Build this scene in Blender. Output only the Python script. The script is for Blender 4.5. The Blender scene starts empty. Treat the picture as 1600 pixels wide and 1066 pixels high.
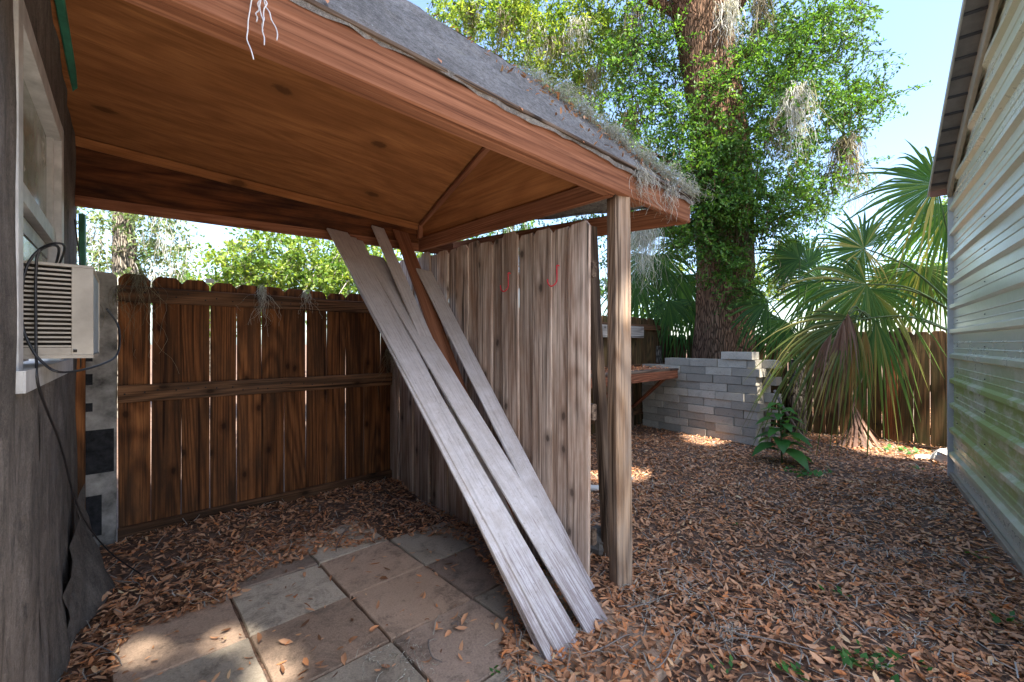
import bpy, math, random
import numpy as np
from mathutils import Vector, Matrix, Euler

# ------------------------------------------------------------------ camera, sky, sun, exposure
sc = bpy.context.scene
COL = sc.collection
H, F, HOR = 1.33, 670.0, 538.0                    # camera height, focal length and horizon in photo pixels
cam_d = bpy.data.cameras.new('camera'); cam = bpy.data.objects.new('camera', cam_d); COL.objects.link(cam)
cam_d.sensor_width = 36; cam_d.lens = 36 * F / 1600; cam_d.clip_start = 0.02; cam_d.clip_end = 3000
cam_d.shift_y = (HOR - 533) / 1600
cam.location = (0, 0, H); cam.rotation_euler = (math.radians(90), 0, 0)
sc.camera = cam
SUN_EL = math.radians(57)
SUN_H = Vector((0.60, -0.80)).normalized()        # where the sun stands: behind the camera, to the right
world = bpy.data.worlds.new('World'); sc.world = world; world.use_nodes = True
wn = world.node_tree.nodes; wl = world.node_tree.links
bg = wn['Background']; sky = wn.new('ShaderNodeTexSky'); sky.sky_type = 'NISHITA'; sky.sun_disc = False
sky.sun_elevation = SUN_EL; sky.sun_rotation = math.atan2(SUN_H.x, SUN_H.y)
sky.air_density = 1.0; sky.dust_density = 1.5; sky.ozone_density = 2.5
wl.new(sky.outputs[0], bg.inputs[0]); bg.inputs[1].default_value = 0.105
sun_d = bpy.data.lights.new('sun', 'SUN'); sun_d.energy = 5.0; sun_d.angle = math.radians(0.53); sun_d.color = (1, .94, .84)
sun = bpy.data.objects.new('sun', sun_d); COL.objects.link(sun)
TO_SUN = Vector((SUN_H.x * math.cos(SUN_EL), SUN_H.y * math.cos(SUN_EL), math.sin(SUN_EL)))
sun.rotation_euler = (-TO_SUN).to_track_quat('-Z', 'Y').to_euler(); sun.location = TO_SUN * 30
sc.view_settings.view_transform = 'Standard'; sc.view_settings.look = 'None'
sc.view_settings.exposure = 2.42; sc.view_settings.gamma = 1; sc.view_settings.use_curve_mapping = False
sc.render.engine = 'CYCLES'
sc.cycles.max_bounces = 8; sc.cycles.diffuse_bounces = 5; sc.cycles.transparent_max_bounces = 8
sc.cycles.use_denoising = True; sc.cycles.sample_clamp_indirect = 6

# ------------------------------------------------------------------ helpers
R = random.Random(7)
NP = np.random.default_rng(11)
WM = {}
def V(*a): return Vector(a)
def gp(x, y, z=0.0):
    Y = (H - z) * F / (y - HOR)
    return Vector(((x - 800) / F * Y, Y, z))
def at(x, y, Y): return Vector(((x - 800) / F * Y, Y, H + (HOR - y) / F * Y))
def onv(x, y, P, d):                              # pixel ray meets the vertical plane through P along d
    n = Vector((d[1], -d[0])); r = Vector(((x - 800) / F, 1.0))
    k = (P[0] * n[0] + P[1] * n[1]) / (r[0] * n[0] + r[1] * n[1])
    return Vector((r[0] * k, k, H + (HOR - y) / F * k))
def put(o, parent=None, M=None, label=None, cat=None, group=None, kind=None):
    COL.objects.link(o); M = M or Matrix.Identity(4); WM[o] = M
    if parent is not None:
        o.parent = parent; o.matrix_local = WM[parent].inverted() @ M
    else: o.matrix_world = M
    if label: o['label'] = label
    if cat: o['category'] = cat
    if group: o['group'] = group
    if kind: o['kind'] = kind
    return o
def empty(name, loc, label, cat, group=None):
    o = bpy.data.objects.new(name, None); o.empty_display_size = .1
    return put(o, None, Matrix.Translation(Vector(loc)), label, cat, group)
def mesh_np(name, v, f, mat, parent=None, M=None, smooth=False, attrs=None, **kw):
    v = np.asarray(v, np.float32).reshape(-1, 3); f = np.asarray(f, np.int32)
    me = bpy.data.meshes.new(name); me.vertices.add(len(v)); me.vertices.foreach_set('co', v.ravel())
    k = f.shape[1]; me.loops.add(f.size); me.loops.foreach_set('vertex_index', f.ravel())
    me.polygons.add(len(f)); me.polygons.foreach_set('loop_start', np.arange(0, f.size, k, dtype=np.int32))
    me.polygons.foreach_set('loop_total', np.full(len(f), k, np.int32))
    if smooth: me.polygons.foreach_set('use_smooth', np.ones(len(f), bool))
    for an, av in (attrs or {}).items():
        a = me.attributes.new(an, 'FLOAT', 'FACE'); a.data.foreach_set('value', np.asarray(av, np.float32))
    me.update(calc_edges=True); me.validate()
    if mat: me.materials.append(mat)
    return put(bpy.data.objects.new(name, me), parent, M, **kw)
def mesh_pd(name, v, f, mat, parent=None, M=None, smooth=False, **kw):
    me = bpy.data.meshes.new(name); me.from_pydata([tuple(p) for p in v], [], f); me.update()
    if smooth:
        for p in me.polygons: p.use_smooth = True
    if mat: me.materials.append(mat)
    return put(bpy.data.objects.new(name, me), parent, M, **kw)
def frame(p, z, x):
    z = Vector(z).normalized(); x = Vector(x); x = (x - z * x.dot(z)).normalized(); y = z.cross(x)
    M = Matrix((x, y, z)).transposed().to_4x4(); M.translation = Vector(p); return M
def board(name, p0, p1, side, w, t, mat, parent=None, seg=6, warp=.002, bev=None, dog=0.0, taper=None, **kw):
    p0 = Vector(p0); p1 = Vector(p1); L = (p1 - p0).length; M = frame(p0, p1 - p0, side)
    b = min(w, t) * .16 if bev is None else bev
    sec = [(-w/2+b, -t/2), (w/2-b, -t/2), (w/2, -t/2+b), (w/2, t/2-b), (w/2-b, t/2), (-w/2+b, t/2), (-w/2, t/2-b), (-w/2, -t/2+b)]
    v = []; f = []; ph = R.random() * 6; ph2 = R.random() * 6
    for i in range(seg + 1):
        k = i / seg; ox = warp * math.sin(ph + k * 4); oy = warp * 1.5 * math.sin(ph2 + k * 3.3)
        s = 1 if taper is None else 1 + (taper - 1) * k
        for (x, y) in sec: v.append((x * s + ox + R.uniform(-1, 1) * warp * .3, y + oy, k * L))
    n = 8
    for i in range(seg):
        for j in range(n): a = i*n+j; c = i*n+(j+1) % n; f.append((a, c, c+n, a+n))
    if dog:
        base = len(v) - n
        for j, (x, y) in enumerate(sec):
            px, py, pz = v[base+j]
            v[base+j] = (px, py, pz - dog)
        for j, (x, y) in enumerate(sec):
            px, py, pz = v[base+j]
            v.append((px * (1 - min(.8, 2*dog/w * .9)), py, pz + dog + R.uniform(-.004, .004)))
        for j in range(n): a = base+j; c = base+(j+1) % n; f.append((a, c, c+n, a+n))
    f.append(tuple(range(n-1, -1, -1))); m = len(v); f.append(tuple(range(m-n, m)))
    return mesh_pd(name, v, f, mat, parent, M, **kw)
def box(name, c, ax, ay, az, sx, sy, sz, mat, parent=None, bev=.004, **kw):
    ax = Vector(ax).normalized(); az = Vector(az).normalized()
    return board(name, Vector(c) - az * sz / 2, Vector(c) + az * sz / 2, ax, sx, sy, mat, parent, seg=1, warp=0, bev=bev, **kw)
def tube(name, pts, r, mat, parent=None, sides=6, M0=None, **kw):
    pts = [Vector(p) for p in pts]; v = []; f = []; n = len(pts)
    o = pts[0].copy()
    for i, p in enumerate(pts):
        d = (pts[min(i+1, n-1)] - pts[max(i-1, 0)]).normalized()
        x = d.orthogonal().normalized() if i == 0 else (px - d * px.dot(d)).normalized()
        px = x; y = d.cross(x); rr = r[i] if hasattr(r, '__len__') else r
        for j in range(sides):
            a = 2*math.pi*j/sides; v.append(p - o + x*math.cos(a)*rr + y*math.sin(a)*rr)
    for i in range(n-1):
        for j in range(sides): a = i*sides+j; c = i*sides+(j+1) % sides; f.append((a, c, c+sides, a+sides))
    f.append(tuple(range(sides-1, -1, -1))); f.append(tuple(range((n-1)*sides, n*sides)))
    return mesh_pd(name, v, f, mat, parent, Matrix.Translation(o), smooth=True, **kw)
def smooth_pts(pts, n=8):
    pts = [Vector(p) for p in pts]; out = []
    for i in range(len(pts)-1):
        a = pts[max(i-1, 0)]; b = pts[i]; c = pts[i+1]; d = pts[min(i+2, len(pts)-1)]
        for k in range(n):
            t = k/n; out.append(.5*((2*b)+(c-a)*t+(2*a-5*b+4*c-d)*t*t+(3*b-a-3*c+d)*t**3))
    return out + [pts[-1]]

# ------------------------------------------------------------------ materials
class NT:
    def __init__(s, name):
        s.m = bpy.data.materials.new(name); s.m.use_nodes = True; s.t = s.m.node_tree; s.n = s.t.nodes
        s.b = s.n['Principled BSDF']; s.out = s.n['Material Output']
    def new(s, t, **kw):
        n = s.n.new(t)
        for k, v in kw.items(): setattr(n, k, v)
        return n
    def link(s, a, b): s.t.links.new(a, b)
    def coords(s, scale=(1, 1, 1), rnd=True, src='Object'):
        tc = s.new('ShaderNodeTexCoord'); mp = s.new('ShaderNodeMapping'); mp.inputs['Scale'].default_value = scale
        if rnd:
            oi = s.new('ShaderNodeObjectInfo'); ml = s.new('ShaderNodeVectorMath', operation='MULTIPLY_ADD')
            cb = s.new('ShaderNodeCombineXYZ')
            for i in range(3): s.link(oi.outputs['Random'], cb.inputs[i])
            ml.inputs[1].default_value = (37, 91, 53); s.link(cb.outputs[0], ml.inputs[0]); s.link(tc.outputs[src], ml.inputs[2])
            s.link(ml.outputs[0], mp.inputs[0])
        else: s.link(tc.outputs[src], mp.inputs[0])
        return mp.outputs[0]
    def noise(s, co, scale, detail=4, rough=.55, dist=0):
        n = s.new('ShaderNodeTexNoise'); n.inputs['Scale'].default_value = scale; n.inputs['Detail'].default_value = detail
        n.inputs['Roughness'].default_value = rough; n.inputs['Distortion'].default_value = dist; s.link(co, n.inputs['Vector']); return n.outputs['Fac']
    def ramp(s, fac, stops, interp='LINEAR'):
        r = s.new('ShaderNodeValToRGB'); r.color_ramp.interpolation = interp; e = r.color_ramp.elements
        while len(e) < len(stops): e.new(.5)
        for el, (p, c) in zip(e, stops):
            el.position = p; el.color = (*c, 1) if hasattr(c, '__len__') else (c, c, c, 1)
        s.link(fac, r.inputs[0]); return r.outputs[0]
    def mix(s, fac, a, b, mode='MIX'):
        m = s.new('ShaderNodeMix', data_type='RGBA', blend_type=mode)
        for k, val in ((0, fac), (6, a), (7, b)):
            sock = m.inputs[k]
            if isinstance(val, bpy.types.NodeSocket): s.link(val, sock)
            elif hasattr(val, '__len__'): sock.default_value = (*val, 1)
            elif k == 0: sock.default_value = val
            else: sock.default_value = (val, val, val, 1)
        return m.outputs[2]
    def math(s, op, a, b=0):
        m = s.new('ShaderNodeMath', operation=op)
        for sock, val in ((m.inputs[0], a), (m.inputs[1], b)):
            if isinstance(val, bpy.types.NodeSocket): s.link(val, sock)
            else: sock.default_value = val
        return m.outputs[0]
    def bump(s, h, strength=.3, dist=.01):
        b = s.new('ShaderNodeBump'); b.inputs['Strength'].default_value = strength; b.inputs['Distance'].default_value = dist
        s.link(h, b.inputs['Height']); s.link(b.outputs[0], s.b.inputs['Normal'])
    def done(s, col=None, rough=.8, spec=.3, metal=0):
        if col is not None:
            if isinstance(col, bpy.types.NodeSocket): s.link(col, s.b.inputs['Base Color'])
            else: s.b.inputs['Base Color'].default_value = (*col, 1)
        if isinstance(rough, bpy.types.NodeSocket): s.link(rough, s.b.inputs['Roughness'])
        else: s.b.inputs['Roughness'].default_value = rough
        s.b.inputs['Specular IOR Level'].default_value = spec; s.b.inputs['Metallic'].default_value = metal
        return s.m
def wood(name, dark, mid, light, ring=9., stain=None, stain_amt=.5, rough=.85, knots=True, zs=.10, bump=.35, rndval=.25, fine=1.0, kn=3.3, ra=.3, fa=.75, crack=True):
    n = NT(name); co = n.coords()
    st = n.new('ShaderNodeVectorMath', operation='MULTIPLY'); n.link(co, st.inputs[0]); st.inputs[1].default_value = (1, 1, zs)
    lo = n.noise(st.outputs[0], 3.2, 1.5, .45, .25)
    wv = n.math('ADD', n.math('MULTIPLY', n.math('SINE', n.math('MULTIPLY', lo, ring * 20)), .5), .5)
    wv = n.math('POWER', wv, 1.6)
    st2 = n.new('ShaderNodeVectorMath', operation='MULTIPLY'); n.link(co, st2.inputs[0]); st2.inputs[1].default_value = (1, 1, .018)
    fib = n.noise(st2.outputs[0], 75 * fine, 6, .72)
    c = n.ramp(n.math('ADD', n.math('MULTIPLY', wv, ra), n.math('MULTIPLY', n.math('SUBTRACT', 1, fib), .6)), [(.16, light), (.38, mid), (.42+ra*.8, dark)])
    c = n.mix(fa, c, n.ramp(fib, [(.36, .22), (.47, .85), (.56, 1.1), (.68, 1.45)]), 'MULTIPLY')
    st3 = n.new('ShaderNodeVectorMath', operation='MULTIPLY'); n.link(co, st3.inputs[0]); st3.inputs[1].default_value = (1, 1, .22)
    big = n.noise(st3.outputs[0], 7, 5, .7)
    if stain: c = n.mix(n.math('MULTIPLY', n.ramp(big, [(.40, 0.), (.66, 1.)]), stain_amt), c, stain)
    ck = n.noise(st2.outputs[0], 38 * fine, 2, .5); c = n.mix(n.ramp(ck, [(.30, .85), (.345, 0.)]), c, tuple(x * .25 for x in dark)) if crack else c
    if knots:
        sx = n.new('ShaderNodeSeparateXYZ'); n.link(co, sx.inputs[0]); cx = n.new('ShaderNodeCombineXYZ'); n.link(sx.outputs[0], cx.inputs[0]); n.link(n.math('MULTIPLY', sx.outputs[2], .6), cx.inputs[1])
        vo = n.new('ShaderNodeTexVoronoi', voronoi_dimensions='2D'); vo.inputs['Scale'].default_value = kn; n.link(cx.outputs[0], vo.inputs['Vector'])
        kw_ = n.noise(co, 30, 2)
        halo = n.ramp(vo.outputs['Distance'], [(.06, .55), (.14, 0.)]); c = n.mix(halo, c, tuple(x * .75 for x in dark))
        k = n.ramp(n.math('ADD', vo.outputs['Distance'], n.math('MULTIPLY', kw_, .05)), [(.055, 1.), (.085, 0.)])
        c = n.mix(n.math('MULTIPLY', k, .8), c, tuple(x * .3 for x in dark))
    oi = n.new('ShaderNodeObjectInfo')
    c = n.mix(1, c, n.ramp(oi.outputs['Random'], [(0, 1 - rndval), (1, 1 + rndval)]), 'MULTIPLY')
    n.bump(n.math('ADD', fib, n.math('MULTIPLY', wv, -.3)), bump, .004)
    return n.done(c, rough, .2)
def plain(name, col, rough=.6, spec=.4, metal=0, var=.2, scale=8, bump=0):
    n = NT(name); co = n.coords(); f = n.noise(co, scale, 5, .65)
    c = n.mix(1, col, n.ramp(f, [(.25, 1 - var), (.75, 1 + var)]), 'MULTIPLY')
    if bump: n.bump(f, bump, .01)
    return n.done(c, rough, spec, metal)
def leafmat(name, stops, trans=.45, rough=.5, attr='rnd'):
    n = NT(name); a = n.new('ShaderNodeAttribute', attribute_name=attr)
    c = n.ramp(a.outputs['Fac'], stops); n.done(c, rough, .35)
    tr = n.new('ShaderNodeBsdfTranslucent'); mx = n.new('ShaderNodeMixShader'); mx.inputs[0].default_value = trans
    n.link(n.mix(1, c, (1.3, 1.25, .6), 'MULTIPLY'), tr.inputs[0])
    n.link(n.b.outputs[0], mx.inputs[1]); n.link(tr.outputs[0], mx.inputs[2]); n.link(mx.outputs[0], n.out.inputs[0])
    return n.m

M = {}
M['fence'] = wood('fence_wood', (0.068, 0.025, 0.009), (0.179, 0.065, 0.021), (0.290, 0.115, 0.039), 7, (0.043, 0.025, 0.014), .75, bump=.4, fa=.6, ra=.22)
M['rail'] = wood('rail_wood', (0.056, 0.028, 0.014), (0.140, 0.067, 0.031), (0.238, 0.119, 0.059), 6, (0.056, 0.036, 0.025), .6)
M['greyfence'] = wood('weathered_grey_wood', (0.185, 0.135, 0.107), (0.383, 0.304, 0.251), (0.581, 0.493, 0.420), 6, (0.242, 0.135, 0.082), .7, bump=.5, ra=.12)
M['farfence'] = wood('mossy_fence_wood', (0.045, 0.024, 0.012), (0.111, 0.058, 0.025), (0.177, 0.101, 0.045), 6, (0.050, 0.053, 0.018), .7)
M['post'] = wood('post_wood', (.17, .10, .06), (.33, .22, .14), (.45, .32, .22), 7, (.28, .25, .22), .6, bump=.4)
M['darkpost'] = wood('dark_post_wood', (.06, .04, .03), (.13, .09, .065), (.2, .15, .11), 6)
M['beam'] = wood('stained_cedar', (0.134, 0.048, 0.023), (0.237, 0.094, 0.046), (0.316, 0.141, 0.078), 10, (0.119, 0.045, 0.023), .4, knots=False, zs=.04, rndval=.08, fa=.4, crack=False, ra=.15)
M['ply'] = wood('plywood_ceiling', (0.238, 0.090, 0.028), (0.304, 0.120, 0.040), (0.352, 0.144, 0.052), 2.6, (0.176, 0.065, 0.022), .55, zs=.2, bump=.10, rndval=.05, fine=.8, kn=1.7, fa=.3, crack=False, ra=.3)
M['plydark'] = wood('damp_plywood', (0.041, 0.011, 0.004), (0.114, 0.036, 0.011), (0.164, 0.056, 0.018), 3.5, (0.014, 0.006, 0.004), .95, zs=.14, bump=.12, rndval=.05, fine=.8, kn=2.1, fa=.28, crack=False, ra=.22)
M['bench'] = wood('bench_wood', (.15, .05, .025), (.28, .10, .05), (.38, .16, .09), 8, (.10, .05, .03), .5)
M['greyboard'] = wood('old_grey_board', (.22, .20, .18), (.38, .35, .32), (.5, .47, .43), 7, (.25, .22, .19), .5)
def siding_mat():
    n = NT('worn_painted_siding'); co = n.coords()
    st = n.new('ShaderNodeVectorMath', operation='MULTIPLY'); n.link(co, st.inputs[0]); st.inputs[1].default_value = (1, 1, .035)
    fib = n.noise(st.outputs[0], 95, 6, .75); big = n.noise(co, 9, 6, .75)
    sx = n.new('ShaderNodeSeparateXYZ'); tc = n.new('ShaderNodeTexCoord'); n.link(tc.outputs['Object'], sx.inputs[0])
    wear = n.ramp(n.math('MULTIPLY', sx.outputs[2], .5), [(.0, .75), (.42, .33), (1, .30)])     # the ends that lay in the wet are worn to the wood
    c = n.mix(n.ramp(big, [(.35, 0.), (.7, 1.)]), (.66, .64, .66), (.47, .43, .41))
    c = n.mix(n.ramp(n.math('MULTIPLY', sx.outputs[2], .5), [(.35, 0.), (1, .65)]), c, (.36, .31, .275))
    pe = n.ramp(n.math('MULTIPLY', fib, n.math('ADD', wear, .35)), [(.44, 0.), (.56, 1.)])
    c = n.mix(n.math('MULTIPLY', pe, .8), c, (.17, .13, .13))
    c = n.mix(.5, c, n.ramp(fib, [(.36, .55), (.5, 1.), (.64, 1.25)]), 'MULTIPLY')
    sp = n.noise(co, 45, 4, .75); c = n.mix(n.ramp(sp, [(.60, 0.), (.70, .55)]), c, (.16, .13, .11))
    n.bump(fib, .3, .003); return n.done(c, .75, .25)
M['siding'] = siding_mat()
def tar_mat():
    n = NT('tar_paper'); co = n.coords(); big = n.noise(co, 1.8, 6, .7); f = n.noise(co, 260, 3, .6)
    sp = n.noise(co, 9, 5, .7); sv_ = n.new('ShaderNodeVectorMath', operation='MULTIPLY'); n.link(co, sv_.inputs[0]); sv_.inputs[1].default_value = (1, 1, .3)
    vst = n.noise(sv_.outputs[0], 16, 5, .7); gr = n.noise(co, 70, 4, .75)
    c = n.ramp(big, [(.25, (.07, .060, .052)), (.5, (.15, .128, .11)), (.72, (.22, .19, .165))])
    c = n.mix(.7, c, n.ramp(f, [(.3, .55), (.7, 1.4)]), 'MULTIPLY')
    c = n.mix(n.ramp(sp, [(.58, 0.), (.72, .6)]), c, (.03, .028, .027))
    c = n.mix(.7, c, n.ramp(vst, [(.34, .5), (.5, 1.), (.66, 1.35)]), 'MULTIPLY'); c = n.mix(.4, c, n.ramp(gr, [(.36, .5), (.64, 1.4)]), 'MULTIPLY')
    n.bump(n.math('ADD', f, gr), .6, .006); return n.done(c, .9, .2)
M['tar'] = tar_mat()
def felt_mat():
    n = NT('roofing_felt'); co = n.coords(rnd=False); g = n.noise(co, 420, 2, .7); b = n.noise(co, 3, 6, .7)
    c = n.ramp(b, [(.3, (.11, .10, .09)), (.6, (.19, .175, .16)), (.8, (.15, .14, .10))])
    c = n.mix(1, c, n.ramp(g, [(.3, .5), (.72, 1.7)]), 'MULTIPLY'); md = n.noise(co, 38, 5, .8); c = n.mix(.8, c, n.ramp(md, [(.36, .55), (.64, 1.5)]), 'MULTIPLY')
    sp = n.noise(co, 60, 2, .5); c = n.mix(n.ramp(sp, [(.70, 0.), (.74, .7)]), c, (.38, .39, .36))
    n.bump(g, .5, .006); return n.done(c, .95, .1)
M['felt'] = felt_mat()
M['green'] = plain('green_paint', (0.029, 0.160, 0.099), .45, .5, var=.45, scale=14)
M['white'] = plain('window_frame_paint', (.48, .47, .45), .5, .4, var=.35, scale=12)
M['ac'] = plain('air_conditioner_enamel', (.33, .29, .235), .5, .4, var=.25, scale=9)
M['acdark'] = plain('air_conditioner_inside', (.035, .028, .02), .8, .2)
M['acback'] = plain('air_conditioner_back', (.36, .42, .45), .4, .5, var=.25, scale=20)
M['rubber'] = plain('black_rubber', (.012, .012, .014), .45, .5, var=.1)
M['red'] = plain('red_hook_paint', (.45, .02, .03), .4, .5)
M['pvc'] = plain('white_pipe', (.62, .60, .57), .5, .4)
M['twine'] = plain('white_twine', (.72, .72, .74), .9, .1)
M['plate'] = plain('grey_plate', (.5, .55, .6), .5, .4)
M['black'] = plain('flat_black', (.022, .022, .024), .8, .2, var=.8, scale=25)
M['greypaint'] = plain('mottled_grey_paint', (.27, .25, .225), .85, .2, var=.95, scale=6)
M['soil'] = None
def glass_mat():
    n = NT('pale_window_glass'); co = n.coords(); f = n.noise(co, 5, 4)
    return n.done(n.ramp(f, [(.3, (.16, .20, .155)), (.7, (.30, .31, .24))]), n.ramp(f, [(.3, .08), (.7, .3)]), .6)  # pale reflection put into the grey-green pane colour
M['glass'] = glass_mat()
def concrete(name, a, b, rough=.9, sc_=3.0, d=0):
    n = NT(name); co = n.coords(); big = n.noise(co, sc_, 6, .7); f = n.noise(co, 120, 3, .6); sp = n.noise(co, 22, 4, .7)
    c = n.mix(big, a, b); c = n.mix(.6, c, n.ramp(f, [(.3, .7), (.7, 1.2)]), 'MULTIPLY')
    c = n.mix(n.ramp(sp, [(.60, 0.), (.74, .6)]), c, tuple(x * .3 for x in a))
    oi = n.new('ShaderNodeObjectInfo'); c = n.mix(1, c, n.ramp(oi.outputs['Random'], [(0, .62), (1, 1.2)]), 'MULTIPLY')
    dm = n.noise(co, 5.5, 7, .8, .4); c = n.mix(n.ramp(dm, [(.50, 0.), (.68, .75 if d else .45)]), c, (.085, .068, .055) if d else (.17, .165, .14))
    pit = n.noise(co, 70, 3, .7); c = n.mix(n.ramp(pit, [(.66, 0.), (.70, .7)]), c, tuple(x * .25 for x in a))
    n.bump(n.math('ADD', f, pit), .5, .005); return n.done(c, rough, .2)
M['slabgrey'] = concrete('grey_slab', (0.338, 0.282, 0.215), (0.550, 0.469, 0.363), d=1)
M['slabpink'] = concrete('pink_slab', (0.325, 0.226, 0.158), (0.513, 0.367, 0.263), d=1)
M['slabdark'] = concrete('dim_slab', (0.213, 0.158, 0.120), (0.363, 0.271, 0.205), d=1)
M['pad'] = concrete('pale_concrete', (.48, .45, .41), (.58, .55, .51))
M['block'] = concrete('concrete_block', (0.321, 0.289, 0.232), (0.503, 0.456, 0.373))
M['stone'] = concrete('stone', (.16, .15, .14), (.28, .26, .24))
M['whitestone'] = concrete('pale_stone', (.5, .47, .43), (.65, .62, .57))
def ground_mat():
    n = NT('leafy_soil'); co = n.coords(rnd=False); a = n.noise(co, 30, 5, .7); b = n.noise(co, 2, 4)
    c = n.ramp(a, [(.3, (.07, .042, .028)), (.55, (.17, .105, .074)), (.75, (.27, .18, .135))])
    c = n.mix(n.ramp(b, [(.45, 0.), (.7, .4)]), c, (.12, .105, .095)); n.bump(a, .6, .03); return n.done(c, .95, .1)
M['soil'] = ground_mat()
M['litter'] = leafmat('dead_oak_leaves', [(0, (0.112, 0.053, 0.026)), (.2, (0.244, 0.110, 0.051)), (.45, (0.449, 0.226, 0.121)), (.7, (0.631, 0.360, 0.205)), (.88, (0.612, 0.217, 0.068)), (1, (0.700, 0.549, 0.333))], .12, .6)
M['oakleaf'] = leafmat('oak_leaf', [(0, (0.028, 0.074, 0.014)), (.5, (0.062, 0.154, 0.024)), (1, (0.139, 0.255, 0.043))], .45)
M['sunleaf'] = leafmat('sunny_leaf', [(0, (0.062, 0.132, 0.021)), (.5, (0.138, 0.225, 0.034)), (1, (0.262, 0.330, 0.057))], .5)
M['paleleaf'] = leafmat('pale_leaf', [(0, (0.057, 0.098, 0.034)), (.5, (0.127, 0.184, 0.069)), (1, (0.230, 0.287, 0.127))], .45)
M['palm'] = leafmat('palm_frond_green', [(0, (0.039, 0.106, 0.029)), (.5, (0.078, 0.179, 0.039)), (.85, (0.158, 0.244, 0.052)), (1, (0.456, 0.390, 0.117))], .3, .38)
M['palmy'] = leafmat('palm_frond_yellowing', [(0, (0.060, 0.115, 0.025)), (.35, (0.144, 0.172, 0.040)), (.6, (0.336, 0.276, 0.100)), (1, (0.360, 0.184, 0.070))], .3, .45)
M['plant'] = leafmat('broad_leaf', [(0, (.035, .13, .025)), (1, (.08, .22, .045))], .4, .4)
M['dry'] = leafmat('dry_palm_sheath', [(0, (.07, .035, .022)), (.5, (.18, .09, .055)), (1, (.32, .19, .13))], .1, .7)
M['moss'] = leafmat('spanish_moss_grey', [(0, (.24, .235, .21)), (.5, (.43, .42, .39)), (1, (.60, .59, .56))], .3, .9)
M['mossbr'] = leafmat('spanish_moss_brown', [(0, (.07, .055, .035)), (.5, (.17, .14, .09)), (1, (.30, .27, .19))], .25, .9)
def bark(name, a, b, s=1.0):
    n = NT(name); co = n.coords((1, 1, .16)); vo = n.new('ShaderNodeTexVoronoi', feature='DISTANCE_TO_EDGE'); vo.inputs['Scale'].default_value = 34 * s
    wv = n.new('ShaderNodeVectorMath', operation='MULTIPLY_ADD'); nn = n.new('ShaderNodeTexNoise'); nn.inputs['Scale'].default_value = 7; n.link(co, nn.inputs['Vector'])
    n.link(nn.outputs['Color'], wv.inputs[0]); wv.inputs[1].default_value = (.12, .12, .12); n.link(co, wv.inputs[2]); n.link(wv.outputs[0], vo.inputs['Vector'])
    f = n.noise(co, 40, 4, .7); big = n.noise(co, 1.5, 3)
    e = n.ramp(vo.outputs['Distance'], [(.0, 0.), (.2, 1.)]); h = n.math('ADD', e, n.math('MULTIPLY', f, .6))
    c = n.mix(e, tuple(x * .3 for x in a), n.mix(f, a, b)); c = n.mix(n.ramp(big, [(.45, 0.), (.7, .6)]), c, (.10, .085, .05))
    n.bump(h, .9, .03); return n.done(c, .95, .1)
M['bark'] = bark('oak_bark', (.17, .085, .05), (.33, .19, .12))
M['barkgrey'] = bark('grey_bark', (.17, .14, .11), (.30, .26, .21))
M['twig'] = plain('twig_bark', (.20, .17, .15), .9, .1, var=.4)
M['stem'] = plain('green_stem', (.06, .10, .03), .6, .3)
def metal_mat():
    n = NT('algae_stained_metal'); tc = n.new('ShaderNodeTexCoord'); co = tc.outputs['Object']
    sx = n.new('ShaderNodeSeparateXYZ'); n.link(co, sx.inputs[0])
    st = n.new('ShaderNodeVectorMath', operation='MULTIPLY'); n.link(co, st.inputs[0]); st.inputs[1].default_value = (.7, 1, 2.2)
    a = n.noise(st.outputs[0], 1.7, 6, .72); f = n.noise(co, 30, 4, .7)
    band = n.ramp(n.math('MULTIPLY', sx.outputs[2], .25), [(.02, .1), (.09, .9), (.24, 1.), (.33, .15), (.5, .0), (.8, .25)])
    alg = n.math('MULTIPLY', n.ramp(a, [(.33, 0.), (.54, 1.)]), band)
    c = n.mix(f, (.64, .58, .46), (.76, .70, .56)); c = n.mix(n.math('MULTIPLY', alg, .85), c, (.27, .32, .03))
    rr = n.mix(alg, .22, .6)
    n.bump(n.noise(co, 4, 2), .08, .02)
    return n.done(c, rr, .5, .12)
M['metal'] = metal_mat()
M['metaltrim'] = plain('galvanised_trim', (.42, .40, .36), .5, .4, .1, var=.15)
M['soffit'] = plain('grey_roof_sheet', (.19, .18, .17), .6, .4, .3, var=.4, scale=5)
M['soffitdark'] = plain('dark_roof_rib', (.06, .06, .065), .6, .4, .3)
M['tan'] = plain('tan_trim', (.36, .29, .21), .6, .3, .2, var=.2)
M['brownmetal'] = plain('brown_end_board', (.22, .10, .06), .6, .3)

# ------------------------------------------------------------------ layout lines
U = Vector((.730, .683, 0)).normalized()          # along the back fence, away from the house
W = Vector((-.667, .745, 0)).normalized()         # along the house wall, away from the camera
VV = Vector((.683, -.730, 0)).normalized()        # square to U, towards the camera
UP = Vector((0, 0, 1))
FL = gp(155, 860); FR = FL + U * 2.048            # back fence ends
Q = FL - U * .105                                 # where the house wall meets the fence
def wall(s, z=0., out=0.): p = Q - W * s + U * out; return Vector((p.x, p.y, z))
PR = gp(920, 915)                                 # near end of the centre panel
SC = gp(1490, 745); SD = (gp(1600, 890) - SC).normalized(); SN = Vector((SD.y, -SD.x, 0))   # metal shed: far corner, along its wall, out of it
if SN.x > 0: SN = -SN
RB = Vector((5.49, 5.57, 0)); RD = Vector((-.72, .69, 0)).normalized()                      # right boundary fence
CORN = FR + U * 5.63                                                                         # yard corner behind the oak

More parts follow.
